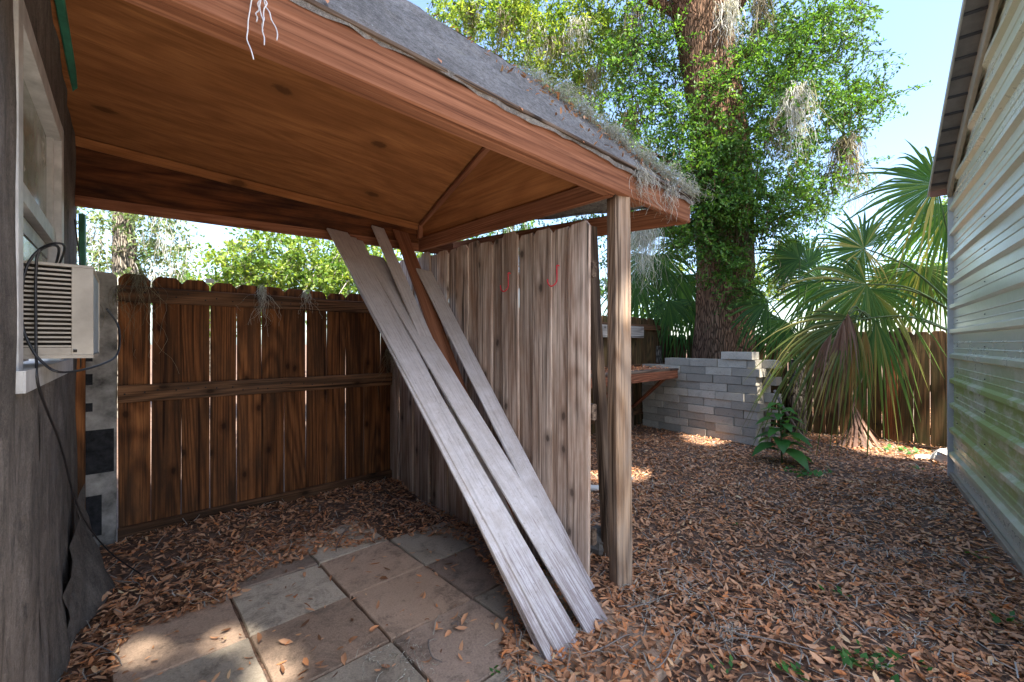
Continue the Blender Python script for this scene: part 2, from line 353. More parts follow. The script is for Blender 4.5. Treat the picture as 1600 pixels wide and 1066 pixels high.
# ------------------------------------------------------------------ ground
def gh(x, y):
    x = np.asarray(x, float); y = np.asarray(y, float)
    h = .012*np.sin(x*2.1+1)*np.cos(y*1.7) + .008*np.sin(x*5.3+y*4.1)
    d = (x-FL.x)*VV.x + (y-FL.y)*VV.y; s = (x-FL.x)*U.x + (y-FL.y)*U.y
    h = h + .07*np.exp(-((d-.12)/.32)**2)*((s > -.3) & (s < 2.2))*np.clip((s+.3)*2, 0, 1)
    return h
co1 = np.concatenate([[-900, -300, -100, -40, -20, -12], np.arange(-8, 9.01, .1), [12, 20, 40, 100, 300, 900]])
co2 = np.concatenate([[-900, -300, -100, -40, -15], np.arange(-3, 11.01, .1), [15, 25, 50, 120, 400, 1500]])
gx, gy = np.meshgrid(co1, co2); gz = gh(gx, gy)*(np.abs(gx) < 9)*(gy < 11) - .015
nx, ny = len(co1), len(co2); idx = np.arange(nx*ny).reshape(ny, nx)
mesh_np('ground', np.stack([gx, gy, gz], -1), np.stack([idx[:-1, :-1], idx[:-1, 1:], idx[1:, 1:], idx[1:, :-1]], -1).reshape(-1, 4), M['soil'], smooth=True, kind='structure',
        label='brown soil of the yard under fallen leaves')

# patio of square slabs
B0 = gp(546, 935.5); TS = .457
patio = mesh_pd('patio', [(B0 + U*a*TS + VV*b*TS + UP*-.03) for a, b in ((-2.1, -2.1), (2.1, -2.1), (2.1, 3), (-2.1, 3))], [(0, 3, 2, 1)], M['soil'], kind='structure', label='square slab patio in a grid beside the old wall')
slabs = {(0, 0): 'slabpink', (-1, 0): 'slabpink', (0, -1): 'slabpink', (1, 0): 'slabdark', (1, -1): 'slabgrey', (-1, -1): 'slabgrey', (-2, -1): 'slabpink', (-2, 0): 'slabgrey',
         (0, 1): 'slabdark', (-1, 1): 'slabgrey', (1, 1): 'slabgrey', (0, -2): 'slabgrey', (-1, -2): 'slabdark', (-2, 1): 'slabpink', (-1, 2): 'slabpink', (0, 2): 'slabgrey', (1, 2): 'slabpink'}
for (i, j), mt in slabs.items():
    c = B0 + U*(i+.5)*TS + VV*(j+.5)*TS; a = R.uniform(-.012, .012); u2 = Matrix.Rotation(a, 3, 'Z') @ U
    s = TS - .012; v = []; f = []
    n = 7
    ring = []
    for (x0, y0, x1, y1) in ((-1, -1, 1, -1), (1, -1, 1, 1), (1, 1, -1, 1), (-1, 1, -1, -1)):
        for k in range(n): ring.append(((x0+(x1-x0)*k/n)*s/2 + R.uniform(-.003, .002), (y0+(y1-y0)*k/n)*s/2 + R.uniform(-.003, .002)))
    m = len(ring)
    for (x, y) in ring: v.append((x, y, -.05))
    for (x, y) in ring: v.append((x, y, .002))
    for (x, y) in ring: v.append((x*.985, y*.985, .008))
    for q in range(2):
        for k in range(m): f.append((q*m+k, q*m+(k+1) % m, (q+1)*m+(k+1) % m, (q+1)*m+k))
    f.append(tuple(range(2*m, 3*m)))
    Mx = frame(c + UP*R.uniform(.004, .010), UP, u2) @ Euler((R.uniform(-.008, .008), R.uniform(-.008, .008), 0)).to_matrix().to_4x4()
    mesh_pd('slab', v, f, M[mt], patio, Mx)

wc = [wall(2.9, .006, .12), V(.1, 1.30, .006), V(1.9, 1.30, .006), SC + SD*3.5 + SN*.12 + UP*.006, SC + SD*4.2 - SN*.6 + UP*.006, V(2.6, -2.4, .006), V(.9, -2.4, .006)]  # added pale surface out of view, bounces warm sunlight under the canopy
PAD = [(p.x, p.y) for p in wc]
mesh_pd('bounce_pad', [p for p in wc] + [p - UP*.08 for p in wc], [tuple(range(6, -1, -1))] + [(i, (i+1) % 7, 7+(i+1) % 7, 7+i) for i in range(7)], M['pad'], kind='structure', label='pale concrete walk added behind the camera to bounce sunlight under the canopy')
# ------------------------------------------------------------------ leaf litter (uncountable)
def inpoly(px, py, poly):
    ins = np.zeros(len(px), bool); n = len(poly)
    for i in range(n):
        x1, y1 = poly[i]; x2, y2 = poly[(i+1) % n]
        c = ((y1 > py) != (y2 > py)) & (px < (x2-x1)*(py-y1)/(y2-y1+1e-12)+x1); ins ^= c
    return ins
exposed = [(183, 1066), (186, 1030), (205, 1000), (270, 975), (380, 938), (378, 920), (420, 895), (505, 868), (600, 850), (640, 842), (700, 845), (735, 855), (765, 900), (792, 945), (787, 990), (782, 1030), (790, 1066), (800, 1500), (100, 1500)]
EXP = [tuple(gp(x, y)[:2]) for x, y in exposed]
def leaves(pos, lmin, lmax, tilt=.45, seed=1, curl=.25, aspect=(.22, .44), zj=.02):
    g = np.random.default_rng(seed); n = len(pos)
    L = lmin+(lmax-lmin)*g.beta(1.5, 2.2, n); wd = L*g.uniform(*aspect, n)/2; a = g.uniform(0, 2*np.pi, n)
    t1 = g.normal(0, tilt, n); t2 = g.normal(0, tilt, n); cu = L*g.normal(curl*.5, curl, n)
    loc = np.zeros((n, 7, 3)); sk = g.uniform(-.12, .12, n)          # base, two right, tip, two left, midrib
    xs = np.array([-.5, -.2, .2, .5, .2, -.2, 0]); loc[:, :, 0] = xs[None]*L[:, None]
    wy = np.array([0, .85, .9, 0, -.9, -.85, 0])[None]*wd[:, None]; loc[:, :, 1] = wy*g.uniform(.75, 1.15, (n, 7)) + (sk*L)[:, None]*(xs*2)[None]**2
    loc[:, :, 2] = cu[:, None]*(xs*2)[None]**2*g.uniform(.4, 1.2, (n, 7)) + np.abs(wy)*g.uniform(-.3, .9, n)[:, None]
    ca, sa = np.cos(t1), np.sin(t1); y = loc[..., 1]*ca[:, None]-loc[..., 2]*sa[:, None]; z = loc[..., 1]*sa[:, None]+loc[..., 2]*ca[:, None]; loc[..., 1] = y; loc[..., 2] = z
    ca, sa = np.cos(t2), np.sin(t2); x = loc[..., 0]*ca[:, None]+loc[..., 2]*sa[:, None]; z = -loc[..., 0]*sa[:, None]+loc[..., 2]*ca[:, None]; loc[..., 0] = x; loc[..., 2] = z
    ca, sa = np.cos(a), np.sin(a); x = loc[..., 0]*ca[:, None]-loc[..., 1]*sa[:, None]; y = loc[..., 0]*sa[:, None]+loc[..., 1]*ca[:, None]; loc[..., 0] = x; loc[..., 1] = y
    loc[..., 2] -= np.minimum(loc[..., 2].min(1), 0)[:, None]*.6
    v = loc + pos[:, None, :]; v[..., 2] += g.uniform(0, zj, n)[:, None]
    f = np.array([[k, (k+1) % 6, 6] for k in range(6)]); f = (f[None] + 7*np.arange(n)[:, None, None]).reshape(-1, 3)
    return v.reshape(-1, 3), f, np.repeat(g.beta(1.5, 1.4, n), 6)
def litter_points():
    g = np.random.default_rng(5); out = []
    for (y0, y1, dens) in ((-.6, 1.0, 500), (1.0, 2.6, 3700), (2.6, 4.2, 2900), (4.2, 6.2, 1800), (6.2, 9.0, 900)):
        hw = 1.3*max(y1, 1.6); A = (y1-y0)*(2*hw); n = int(A*dens); x = g.uniform(-hw, hw, n); y = g.uniform(y0, y1, n)
        ok = np.abs(x) < 1.25*np.maximum(y, 1)+.3
        ok &= ((x-Q.x)*U.x+(y-Q.y)*U.y) > .02                                     # not behind the old wall
        ok &= ((x-SC.x)*SN.x+(y-SC.y)*SN.y > .03) | ((x-SC.x)*SD.x+(y-SC.y)*SD.y < -.05)   # not inside the metal shed
        ok &= ((x-FL.x)*VV.x+(y-FL.y)*VV.y) > .06                                 # not beyond the back fence
        ok &= ((x-RB.x)*RD.y-(y-RB.y)*RD.x) < .05 if False else np.ones(n, bool)
        ok &= ~inpoly(x, y, PAD); e = inpoly(x, y, EXP); ok &= ~e | (g.random(n) < .035)
        cl = np.sin(x*3.1+2*np.sin(y*2.3))*np.sin(y*2.7+1.3*np.sin(x*1.9)); ok &= g.random(n) < np.clip(.82+.3*cl, .3, 1)
        x, y = x[ok], y[ok]; pu = ((x-B0.x)*U.x+(y-B0.y)*U.y)/TS; pv = ((x-B0.x)*VV.x+(y-B0.y)*VV.y)/TS
        onp = (np.abs(pu) < 2.05) & (pv > -2.05) & (pv < 3.05); z = gh(x, y)*np.where(onp, .3, 1) - .012 + np.where(onp, .026, 0); out.append(np.stack([x, y, z], 1))
    return np.concatenate(out)
lp = litter_points()
v, f, a = leaves(lp, .016, .072, .26, 2, .11)
mesh_np('leaf_litter', v, f, M['litter'], attrs={'rnd': a}, kind='stuff', label='brown dead oak leaves carpeting the yard')

# fine debris: short twig bits and tufts of fallen moss, too many to count
g = np.random.default_rng(77); sel = lp[g.random(len(lp)) < .045]; n_ = len(sel); a_ = g.uniform(0, np.pi, n_); L_ = g.uniform(.03, .16, n_); wd_ = g.uniform(.0012, .003, n_)
dx = np.stack([np.cos(a_), np.sin(a_), g.normal(0, .12, n_)], 1)*L_[:, None]/2; sx_ = np.stack([-np.sin(a_), np.cos(a_), 0*a_], 1)*wd_[:, None]; bend = g.normal(0, .012, (n_, 3)); bend[:, 2] = abs(bend[:, 2])
sel = sel + np.array([0, 0, .024]); up_ = np.array([0, 0, .002])
v = np.stack([sel-dx-sx_, sel-dx+sx_, sel+bend+sx_+up_, sel+bend-sx_+up_, sel+dx+sx_*.6, sel+dx-sx_*.6], 1).reshape(-1, 3); b_ = 6*np.arange(n_)[:, None]
f = np.concatenate([b_+np.array([[0, 1, 2, 3]]), b_+np.array([[3, 2, 4, 5]])], 0)
DEBRIS = (v, f, np.tile(g.random(n_), 2))

# ------------------------------------------------------------------ old building on the left
house = empty('old_shed', wall(.9), 'old outbuilding clad in torn dark tar paper with a white-framed window', 'building')
def rumpled(name, s0, s1, z0, z1, out, amp, mat, parent, ns=24, nz=40, flare=0., seed=0, **kw):
    g = np.random.default_rng(seed); v = []; ph = g.uniform(0, 6, 8)
    for j in range(nz+1):
        for i in range(ns+1):
            a = i/ns; b = j/nz; s = s0+(s1-s0)*a; z = z0+(z1-z0)*b
            o = out + amp*(math.sin(s*14+ph[0]+math.sin(z*4+ph[1])*1.2)+.6*math.sin(s*27+z*7+ph[2])+.5*math.sin(z*11+s*5+ph[3]))
            if flare: o += flare*max(0, 1-z/.7)**2*(.6+.4*math.sin(s*9+ph[4]))
            v.append(wall(s, z, max(o, .004)))
    w = ns+1; f = [(j*w+i, j*w+i+1, (j+1)*w+i+1, (j+1)*w+i) for j in range(nz) for i in range(ns)]
    o = wall((s0+s1)/2, z0)
    return mesh_pd(name, [p-o for p in v], f, mat, parent, Matrix.Translation(o), smooth=True, **kw)
def wallbox(name, s0, s1, z0, z1, o0, o1, mat, parent, **kw):
    return box(name, wall((s0+s1)/2, (z0+z1)/2, (o0+o1)/2), W, U, UP, abs(s1-s0), abs(o1-o0), z1-z0, mat, parent, **kw)
WS0, WS1, WZ0, WZ1 = 1.15, 2.16, 1.25, 2.24        # window opening
wallbox('wall', .02, WS0, -.1, 3.1, -.12, 0, M['tar'], house, bev=.001)
wallbox('wall', WS1, 4.6, -.1, 3.1, -.12, 0, M['tar'], house, bev=.001)
wallbox('wall', WS0, WS1, -.1, WZ0, -.12, 0, M['tar'], house, bev=.001)
wallbox('wall', WS0, WS1, WZ1, 3.1, -.12, 0, M['tar'], house, bev=.001)
wallbox('end_wall', -.02, .02, -.1, 3.1, -3.0, -.001, M['tar'], house, bev=.001)
rumpled('tar_paper_sheet', .12, .98, -.02, 2.6, .012, .004, M['tar'], house, flare=.04, seed=1)
rumpled('tar_paper_sheet', .86, 1.75, -.02, 1.20, .022, .005, M['tar'], house, flare=.035, seed=2)
rumpled('tar_paper_sheet', 1.62, 2.6, -.02, 1.22, .030, .005, M['tar'], house, flare=.02, seed=3)
rumpled('tar_paper_sheet', 2.2, 3.4, -.02, 3.0, .036, .004, M['tar'], house, flare=.03, seed=4)
rumpled('tar_paper_sheet', .95, 2.3, 2.31, 3.0, .016, .004, M['tar'], house, seed=5)
# torn flap curling out at the foot of the wall
fv = []; ff = []
for j in range(9):
    for i in range(9):
        a = i/8; b = j/8; s = .45+.8*a; z = .55*b*(1-.5*a)+.0
        fv.append(wall(s, z, .05+.15*(1-b)**1.2*max(0, 1-abs(a-.25)*1.6)+.012*math.sin(i*1.9+j)))
ff = [(j*9+i, j*9+i+1, (j+1)*9+i+1, (j+1)*9+i) for j in range(8) for i in range(8)]
o_ = wall(.8, 0); mesh_pd('torn_flap', [p-o_ for p in fv], ff, M['tar'], house, Matrix.Translation(o_), smooth=True)
board('corner_board', wall(.07, 1.40, .035), wall(.07, 2.13, .035), W, .10, .03, M['green'], house)
board('eave_board', wall(.30, 2.62, .045), wall(2.55, 2.86, .045), UP, .13, .03, M['green'], house)
win = wallbox('window', WS0+.03, WS1-.03, WZ0+.03, WZ1-.03, -.016, -.008, M['glass'], house, bev=.001)
for (a0, a1, b0, b1) in ((WS0-.02, WS0+.055, WZ0-.02, WZ1+.02), (WS1-.055, WS1+.02, WZ0-.02, WZ1+.02)):
    wallbox('jamb', a0, a1, b0, b1, -.06, .035, M['white'], win)
wallbox('head', WS0+.056, WS1-.056, WZ1-.05, WZ1+.02, -.06, .034, M['white'], win)
wallbox('meeting_rail', WS0+.056, WS1-.056, 1.745, 1.80, -.04, .018, M['white'], win)
wallbox('lower_sash_rail', WS0+.056, WS1-.056, 1.685, 1.735, -.044, -.004, M['white'], win)
wallbox('glazing_bead', WS0+.056, WS0+.075, 1.80, WZ1-.05, -.04, .012, M['white'], win)
wallbox('sill', .93, 2.2, 1.205, 1.262, -.06, .05, M['white'], win)

# air conditioner
AS0, AS1, AZ0, AZ1, AO = 1.60, 2.01, 1.288, 1.568, .165
ac = empty('air_conditioner', wall(1.8, AZ0), 'boxy cream window air conditioner with side vents, stuck through the old window', 'air conditioner')
wallbox('casing_top', AS0, AS1, AZ1-.008, AZ1, -.05, AO, M['ac'], ac, bev=.002)
wallbox('casing_bottom', AS0, AS1, AZ0, AZ0+.010, -.05, AO, M['ac'], ac, bev=.002)
wallbox('far_side', AS0, AS0+.006, AZ0+.0105, AZ1-.0085, -.05, AO-.001, M['ac'], ac, bev=.001)
wallbox('back_panel', AS0+.008, AS1-.008, AZ0+.012, AZ1-.010, AO-.012, AO-.004, M['acback'], ac, bev=.002)
wallbox('coil', AS0+.02, AS1-.02, AZ0+.02, AZ1-.02, -.04, AO-.03, M['acdark'], ac, bev=.002)
wallbox('front_strip', AS1-.006, AS1, AZ0+.0105, AZ1-.0085, .118, AO, M['ac'], ac, bev=.001)
wallbox('rear_strip', AS1-.006, AS1, AZ0+.0105, AZ1-.0085, -.05, .006, M['ac'], ac, bev=.001)
wallbox('lower_strip', AS1-.006, AS1, AZ0+.0105, AZ0+.032, .0062, .1178, M['ac'], ac, bev=.001)
for k in range(18):
    z = AZ0 + .0335 + k*.01318
    wallbox('slat', AS1-.006, AS1, z, z+.0052, .0062, .1178, M['ac'], ac, bev=.001)
wallbox('screw', AS1, AS1+.003, AZ0+.018, AZ0+.026, .122, .130, M['acdark'], ac, bev=.002)
def acp(px, py, off=.03):                          # a point just off the vented side of the air conditioner
    p = onv(px, py, wall(AS1 + off), U); return p
cab = [wall(1.30, 1.62, .02), wall(1.42, 1.66, .05), acp(100, 383, .0), acp(70, 385), acp(45, 410), acp(34, 450), acp(32, 490), acp(42, 530), acp(65, 565), acp(100, 582, .02), wall(1.75, 1.262, .18), wall(1.58, 1.30, .215), wall(1.5, 1.40, .215), wall(1.52, 1.47, .18)]
tube('power_cable', smooth_pts(cab, 6), .0035, M['rubber'], label='black power cord looped over the air conditioner', cat='cable')
cab2 = [wall(1.36, 1.60, .02), acp(92, 388, .0), acp(62, 392), acp(56, 430, .015), acp(56, 500, .012), acp(57, 560, .012), acp(62, 610, .0), wall(1.55, .95, .06), wall(1.25, .62, .09), wall(.85, .28, .17), wall(.62, .02, .30)]
tube('power_cable', smooth_pts(cab2, 6), .0035, M['rubber'], label='black cord dropping from the air conditioner down the tar paper to the ground', cat='cable')
tube('power_cable', smooth_pts([wall(.55, 2.0, .03), wall(.52, 1.75, .05), wall(.62, 1.62, .06), wall(.5, 1.5, .05), wall(.5, 1.2, .05)], 5), .003, M['rubber'], label='thin dark wire hanging on the wall behind the air conditioner', cat='cable')

# ------------------------------------------------------------------ canopy (lean-to roof)
Z0 = H + 231/F*2.345                               # underside of the front fascia
PF = Vector((.563, 2.30, 0)); NB = -VV             # on the fascia line; NB points away from the camera
def fas(t, d=0., z=0.): p = PF + U*t + NB*d; return Vector((p.x, p.y, z))
TL, TT = -2.19, .877
RC = at(655, 393, (Z0-H)*F/145.); RC.z = 0; RW = wall(.26)
can = empty('lean_to_canopy', gp(975, 918), 'brown plywood lean-to canopy with hipped felt roof on a wooden post', 'canopy')
board('fascia', fas(TL, .0, Z0+.075), fas(TT-.03, 0, Z0+.075), UP, .15, .038, M['beam'], can, seg=14, warp=.003)
board('inner_beam', fas(TL, .06, Z0+.055), fas(.3, .06, Z0+.055), UP, .09, .07, M['beam'], can, seg=8)
rb0 = Vector((RW.x, RW.y, 0)); rbd = (RC - rb0).normalized(); rbn = Vector((rbd.y, -rbd.x, 0))
board('rear_beam', rb0 + UP*(Z0+.055), RC + rbd*.32 + UP*(Z0+.055), UP, .11, .038, M['beam'], can, seg=10)
sb1 = fas(.02, .05); sbd = (sb1 - RC).normalized()
board('side_beam', RC + sbd*.02 + UP*(Z0+.055), sb1 + UP*(Z0+.055), UP, .11, .038, M['beam'], can, seg=8)
ER = Vector((.11, 2.463, 0)); EZ = 2.865           # right end of the ridge
RT = (ER - fas(0)).dot(U); RDp = (ER - fas(0)).dot(NB)
def panel(name, P, mat, grain, parent, th=.012, nu=10, nv=10, sag=.006, **kw):
    o = Vector(P[0]); Mx = frame(o, grain, (Vector(P[3])-o)); Mi = Mx.inverted(); v = []; f = []
    nrm = (Vector(P[1])-o).cross(Vector(P[3])-o).normalized(); nrm = nrm if nrm.z > 0 else -nrm
    for lay in (0, 1):
        for j in range(nv+1):
            for i in range(nu+1):
                a, b = i/nu, j/nv
                p = (Vector(P[0])*(1-a)+Vector(P[1])*a)*(1-b) + (Vector(P[3])*(1-a)+Vector(P[2])*a)*b
                p = p + nrm*(lay*th) - UP*sag*math.sin(a*math.pi*2.0)*math.sin(b*math.pi)
                v.append(Mi @ p)
    w = nu+1; N = w*(nv+1)
    for j in range(nv):
        for i in range(nu):
            q = (j*w+i, j*w+i+1, (j+1)*w+i+1, (j+1)*w+i); f.append(q[::-1]); f.append(tuple(N+x for x in q))
    edge = [i for i in range(w)] + [j*w+nu for j in range(1, nv+1)] + [nv*w+i for i in range(nu-1, -1, -1)] + [j*w for j in range(nv-1, 0, -1)]
    for k in range(len(edge)): a, b = edge[k], edge[(k+1) % len(edge)]; f.append((a, b, N+b, N+a))
    return mesh_pd(name, v, f, mat, parent, Mx, **kw)
FLz, FRz = Z0+.40, Z0+.228                         # fold between the sloping ceiling and the rear board
foldL = rb0 + UP*FLz; foldR = RC + UP*FRz
rdL = fas(TL, RDp, 2.79); rdE = Vector((ER.x, ER.y, EZ-.10))
mid = lambda a, b, k: a*(1-k)+b*k
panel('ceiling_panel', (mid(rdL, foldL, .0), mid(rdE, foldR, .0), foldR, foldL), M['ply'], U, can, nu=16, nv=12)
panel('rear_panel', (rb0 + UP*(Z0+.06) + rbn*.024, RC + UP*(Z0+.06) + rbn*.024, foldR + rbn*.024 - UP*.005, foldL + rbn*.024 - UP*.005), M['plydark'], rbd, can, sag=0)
board('fold_strip', foldL + rbn*.04 - UP*.03, foldR + rbn*.04 - UP*.03, UP, .055, .018, M['ply'], can, seg=6)
panel('side_panel', (RC + UP*(Z0+.10), sb1 + UP*(Z0+.10), rdE, foldR - UP*.004), M['ply'], sbd, can, sag=0)
board('hip_strip', foldR - UP*.02, mid(foldR, rdE, 1.) - UP*.022, U, .05, .03, M['beam'], can)
board('corner_strip', RC + UP*(Z0+.10) + rbn*.05 - rbd*.01, foldR + rbn*.05 - rbd*.01 - UP*.02, rbd, .05, .025, M['beam'], can, seg=2)
# roof shell: front, right hip and rear faces
eL = fas(TL-.05, -.03, 2.30); eT = fas(TT, -.03, 2.285); rT = RC + rbd*.36 + UP*2.44 - rbn*.12; rL = rb0 + UP*2.68 - rbn*.12
ridL = fas(TL-.05, RDp, EZ+.005); ridE = Vector((ER.x, ER.y, EZ))
def felt(name, P, n=14, m=8, seed=0, drop=True):
    g = np.random.default_rng(seed); v = []; f = []
    for j in range(m+1):
        for i in range(n+1):
            a, b = i/n, j/m; p = (P[0]*(1-a)+P[1]*a)*(1-b)+(P[3]*(1-a)+P[2]*a)*b
            p = p + UP*(.006*math.sin(a*23+b*3)*(1-b)+.004*g.normal()) + VV*.004*g.normal()
            v.append(p)
    if drop:
        for i in range(n+1):
            p = v[i] - UP*(.016+.003*math.sin(i*2.1)+.006*g.random()) + NB*.004; v.append(p)
    w = n+1; f = [(j*w+i, j*w+i+1, (j+1)*w+i+1, (j+1)*w+i) for j in range(m) for i in range(n)]
    if drop: f += [((m+1)*w+i, (m+1)*w+i+1, i+1, i) for i in range(n)]
    o = P[0]; return mesh_pd(name, [q-o for q in v], f, M['felt'], can, Matrix.Translation(o))
felt('felt_front', (eL, eT, ridE, ridL), 44, 10, 1)
felt('felt_side', (eT, rT, ridE, ridE + V(.001, 0, 0)), 12, 8, 2)
felt('felt_rear', (rT, rL, ridL, ridE), 16, 8, 3)
board('eave_edge', fas(TL, -.012, Z0+.158), fas(TT-.02, -.012, Z0+.158), VV, .05, .014, M['darkpost'], can, seg=12, warp=.003)
board('side_fascia', fas(TT-.03, .02, Z0+.075), Vector((rT.x, rT.y, Z0+.075)) , UP, .14, .03, M['beam'], can)
pb = gp(972, 918)
post = board('post', Vector((pb.x+.01, pb.y+.055, -.12)), Vector((.590, 2.40, Z0+.02)), Vector((1, .35, 0)), .098, .098, M['post'], can, seg=14, warp=.005, bev=.007, label='weathered square wooden post')
# hanging twine
tw = []
for k, (ox, ln) in enumerate(((0, .17), (.012, .14), (-.01, .10), (.02, .08), (.028, .12))):
    b = onv(398 + k*4, -12, PF - NB*.055, U); pts = [b + V(0, 0, 0)]
    for q in range(7): pts.append(pts[-1] + V(R.uniform(-.008, .012), R.uniform(-.004, .004), -ln/7))
    tw.append(pts)
twE = empty('twine', tw[0][0], 'frayed white twine dangling from the front fascia', 'twine')
for p in tw: tube('strand', smooth_pts(p, 3), .0016, M['twine'], twE, 5)

# ------------------------------------------------------------------ fences
def picket_fence(name, label, A, Bp, top, n, mat, rails, railmat, group=None, face=1, skip=(), w=None, jitter=.012, sink=.05, th=.018, rail_off=.035, alt=0.0, top_fn=None, dog=.035, nails=None):
    A = Vector(A); Bp = Vector(Bp); d = (Bp-A); L = d.length; d.normalize(); nrm = Vector((d.y, -d.x, 0))*face
    e = empty(name, A, label, 'fence', group); pitch = L/n
    for i in range(n):
        if i in skip: continue
        c = A + d*(i+.5)*pitch + nrm*(alt*(1 if i % 2 else -1) + R.uniform(-.003, .003)); ww = w or pitch
        t = top_fn((i+.5)/n) if top_fn else top
        lean = d*R.uniform(-jitter, jitter)*.6
        board('picket', c - UP*sink, c + lean + UP*(t + R.uniform(-jitter, jitter)), d, ww*R.uniform(.965, .978), th, mat, e, seg=5, warp=.0025, dog=dog)
    for (z, hgt) in rails:
        zz = (lambda k: z if not callable(z) else z(k))
        board('rail', A + nrm*rail_off + UP*zz(0), Bp + nrm*rail_off + UP*zz(1), UP, hgt, .038, railmat, e, seg=10, warp=.0015)
    nv = []; nf = []
    for (z, hgt) in rails[:2]:
        for i in range(n):
            for q in (-.3, .3):
                c = A + d*((i+.5+q)*pitch) + nrm*(rail_off+.0195 if nails == 'rail' else alt+th/2+.004) + UP*(z+R.uniform(-.02, .02)); b = len(nv); r_ = .0045
                nv += [c - A + d*x*r_ + UP*y*r_ for x, y in ((-1, -1), (1, -1), (1, 1), (-1, 1))] + [c - A + nrm*.002]; nf += [(b, b+1, b+4), (b+1, b+2, b+4), (b+2, b+3, b+4), (b+3, b, b+4)]
    if nails: mesh_pd('nail_heads', nv, nf, M['black'], e, Matrix.Translation(A), kind='stuff')
    return e
bf = picket_fence('picket_fence', 'dark brown picket fence with moss strands under the canopy', FL + U*.087, FR + U*.05, 1.80, 12, M['fence'], ((1.665, .105), (1.0, .115), (.06, .13)), M['rail'], top_fn=lambda k: 1.795-.015*k, nails='rail', jitter=.006)
# the pale painted end board with black patches
pc = FL - U*.0
board('end_board', pc - UP*.03, pc + UP*1.80, U, .168, .018, M['greypaint'], bf, dog=.03, label='mottled grey painted end board')
for (z0, z1, x0, x1) in ((.50, .78, -.07, .07), (.10, .36, -.07, .012), (1.07, 1.14, -.075, -.03), (.90, .955, -.075, -.03), (1.22, 1.30, -.075, -.03)):
    board('black_patch', pc + U*(x0+x1)/2 + VV*.0115 + UP*z0, pc + U*(x0+x1)/2 + VV*.0115 + UP*z1, U, x1-x0, .004, M['black'], bf, seg=1, warp=0)  # flat black panels standing for dark recesses in the board
board('fence_post', FL - U*.085 + VV*.07 - UP*.1, FL - U*.085 + VV*.07 + UP*1.45, U, .05, .09, M['fence'], bf)
tg = onv(328, 439, FL + VV*.014, U)
box('tag', tg, U, VV, UP, .055, .004, .03, M['plate'], bf, bev=.002, label='small pale grey plate near the top of a picket')
cp = picket_fence('fence_panel', 'weathered grey shadowbox fence panel with two red hooks', FR + (PR-FR).normalized()*.02, PR, 2.05, 17, M['greyfence'], ((1.75, .09), (.95, .09), (.25, .09)), M['darkpost'], face=-1, alt=.009, w=.158, rail_off=.05, top_fn=lambda k: 2.135-.115*k, jitter=.02, dog=.03)
pd = (PR-FR).normalized(); pn = Vector((pd.y, -pd.x, 0)); pn = pn if pn.dot(-PR) > 0 else -pn
for hx, hy in ((790, 452), (866, 440)):
    h0 = onv(hx+4, hy-25, FR + pn*.05, pd); pts = [h0 - pn*.02, h0, h0 - UP*.03, h0 - UP*.085, h0 - UP*.11 - pd*.012 + pn*.008, h0 - UP*.118 - pd*.032 + pn*.016, h0 - UP*.10 - pd*.05 + pn*.02, h0 - UP*.075 - pd*.055 + pn*.02]
    tube('hook', smooth_pts(pts, 4), .0042, M['red'], cp, 6, label='red J-shaped utility hook')
ff_ = picket_fence('picket_fence', 'brown picket fence behind the bench and block wall', FR + U*.10, CORN, 1.78, 33, M['farfence'], ((1.62, .09), (.95, .09), (.2, .09)), M['rail'])
g0 = FR + U*1.9 + VV*.10
board('cap_board', g0 + UP*1.53, FR + U*4.5 + VV*.10 + UP*1.53, UP, .19, .04, M['greyboard'], ff_, label='pale grey horizontal board on the fence')
rf = picket_fence('picket_fence', 'mossy brown picket fence behind the palm and beside the metal shed', CORN, RB - RD*.75, 1.5, 27, M['farfence'], ((1.27, .09), (.75, .09), (.18, .09)), M['rail'], face=-1)
board('cover_board', RB + RD*.42 + Vector((-.69, -.72, 0))*.035 + UP*.02, RB + RD*.42 + Vector((-.69, -.72, 0))*.035 + UP*1.18, RD, .13, .02, M['fence'], rf, label='redder board nailed over the pickets')
# dark leaning post beside the panel
lb = gp(958, 850)
board('leaning_post', Vector((.60, 2.70, -.06)), Vector((.485, 2.60, 2.04)), U, .075, .06, M['darkpost'], seg=10, warp=.006, label='dark weathered timber leaning between the grey panel and the post', cat='post')

# ------------------------------------------------------------------ siding boards leaning in the corner
def lean(label, bot, topxy, topY, w=.165, lift=.008, mat='siding', off=0, t=.014, wd=(.64, .77, 0)):
    b = Vector(bot); tp = at(topxy[0], topxy[1], topY); 
    o = board('siding_board', b + UP*lift, tp, Vector(wd), w, t, M[mat], None, seg=10, warp=.003, label=label, cat='board')
    return o
topA = onv(527, 362, rb0 + rbn*.06, rbd)
lean('long worn white siding board topmost of the leaning stack, its foot peeled to bare wood', (.260, 1.845, 0), (527, 362), topA.y)
offn = Vector((-.02, -.012, -.018))
for k, (dx, dy, lb_) in enumerate(((-.012, .014, 'white siding board directly beneath the topmost leaning board'), (-.024, .030, 'white siding board third down in the leaning stack'), (-.040, .044, 'lowest white siding board of the leaning stack, its edge peeling'))):
    b = Vector((.260, 1.845, 0)) + Vector((-.055-.012*k, -.02+.020*k, 0))
    lean(lb_, b, (527+10*k+4, 364+5*k), topA.y+.02*(k+1), lift=.004, t=.012)
topB = onv(584, 400, rb0 + rbn*.12, rbd)
lean('clean-edged white siding board lying to the right of the leaning stack', (.398, 1.996, 0), (584, 400), topB.y-.04, w=.172)
topD = onv(590, 355, rb0 + rbn*.05, rbd)
lean('narrow grey siding board behind the leaning stack, reaching highest under the roof', (.16, 2.16, 0), (590, 355), topD.y-.02, w=.11)
lean('bare orange-brown plank among the leaning white boards', (.08, 2.45, 0), (626, 362), 3.56, w=.14, mat='beam')
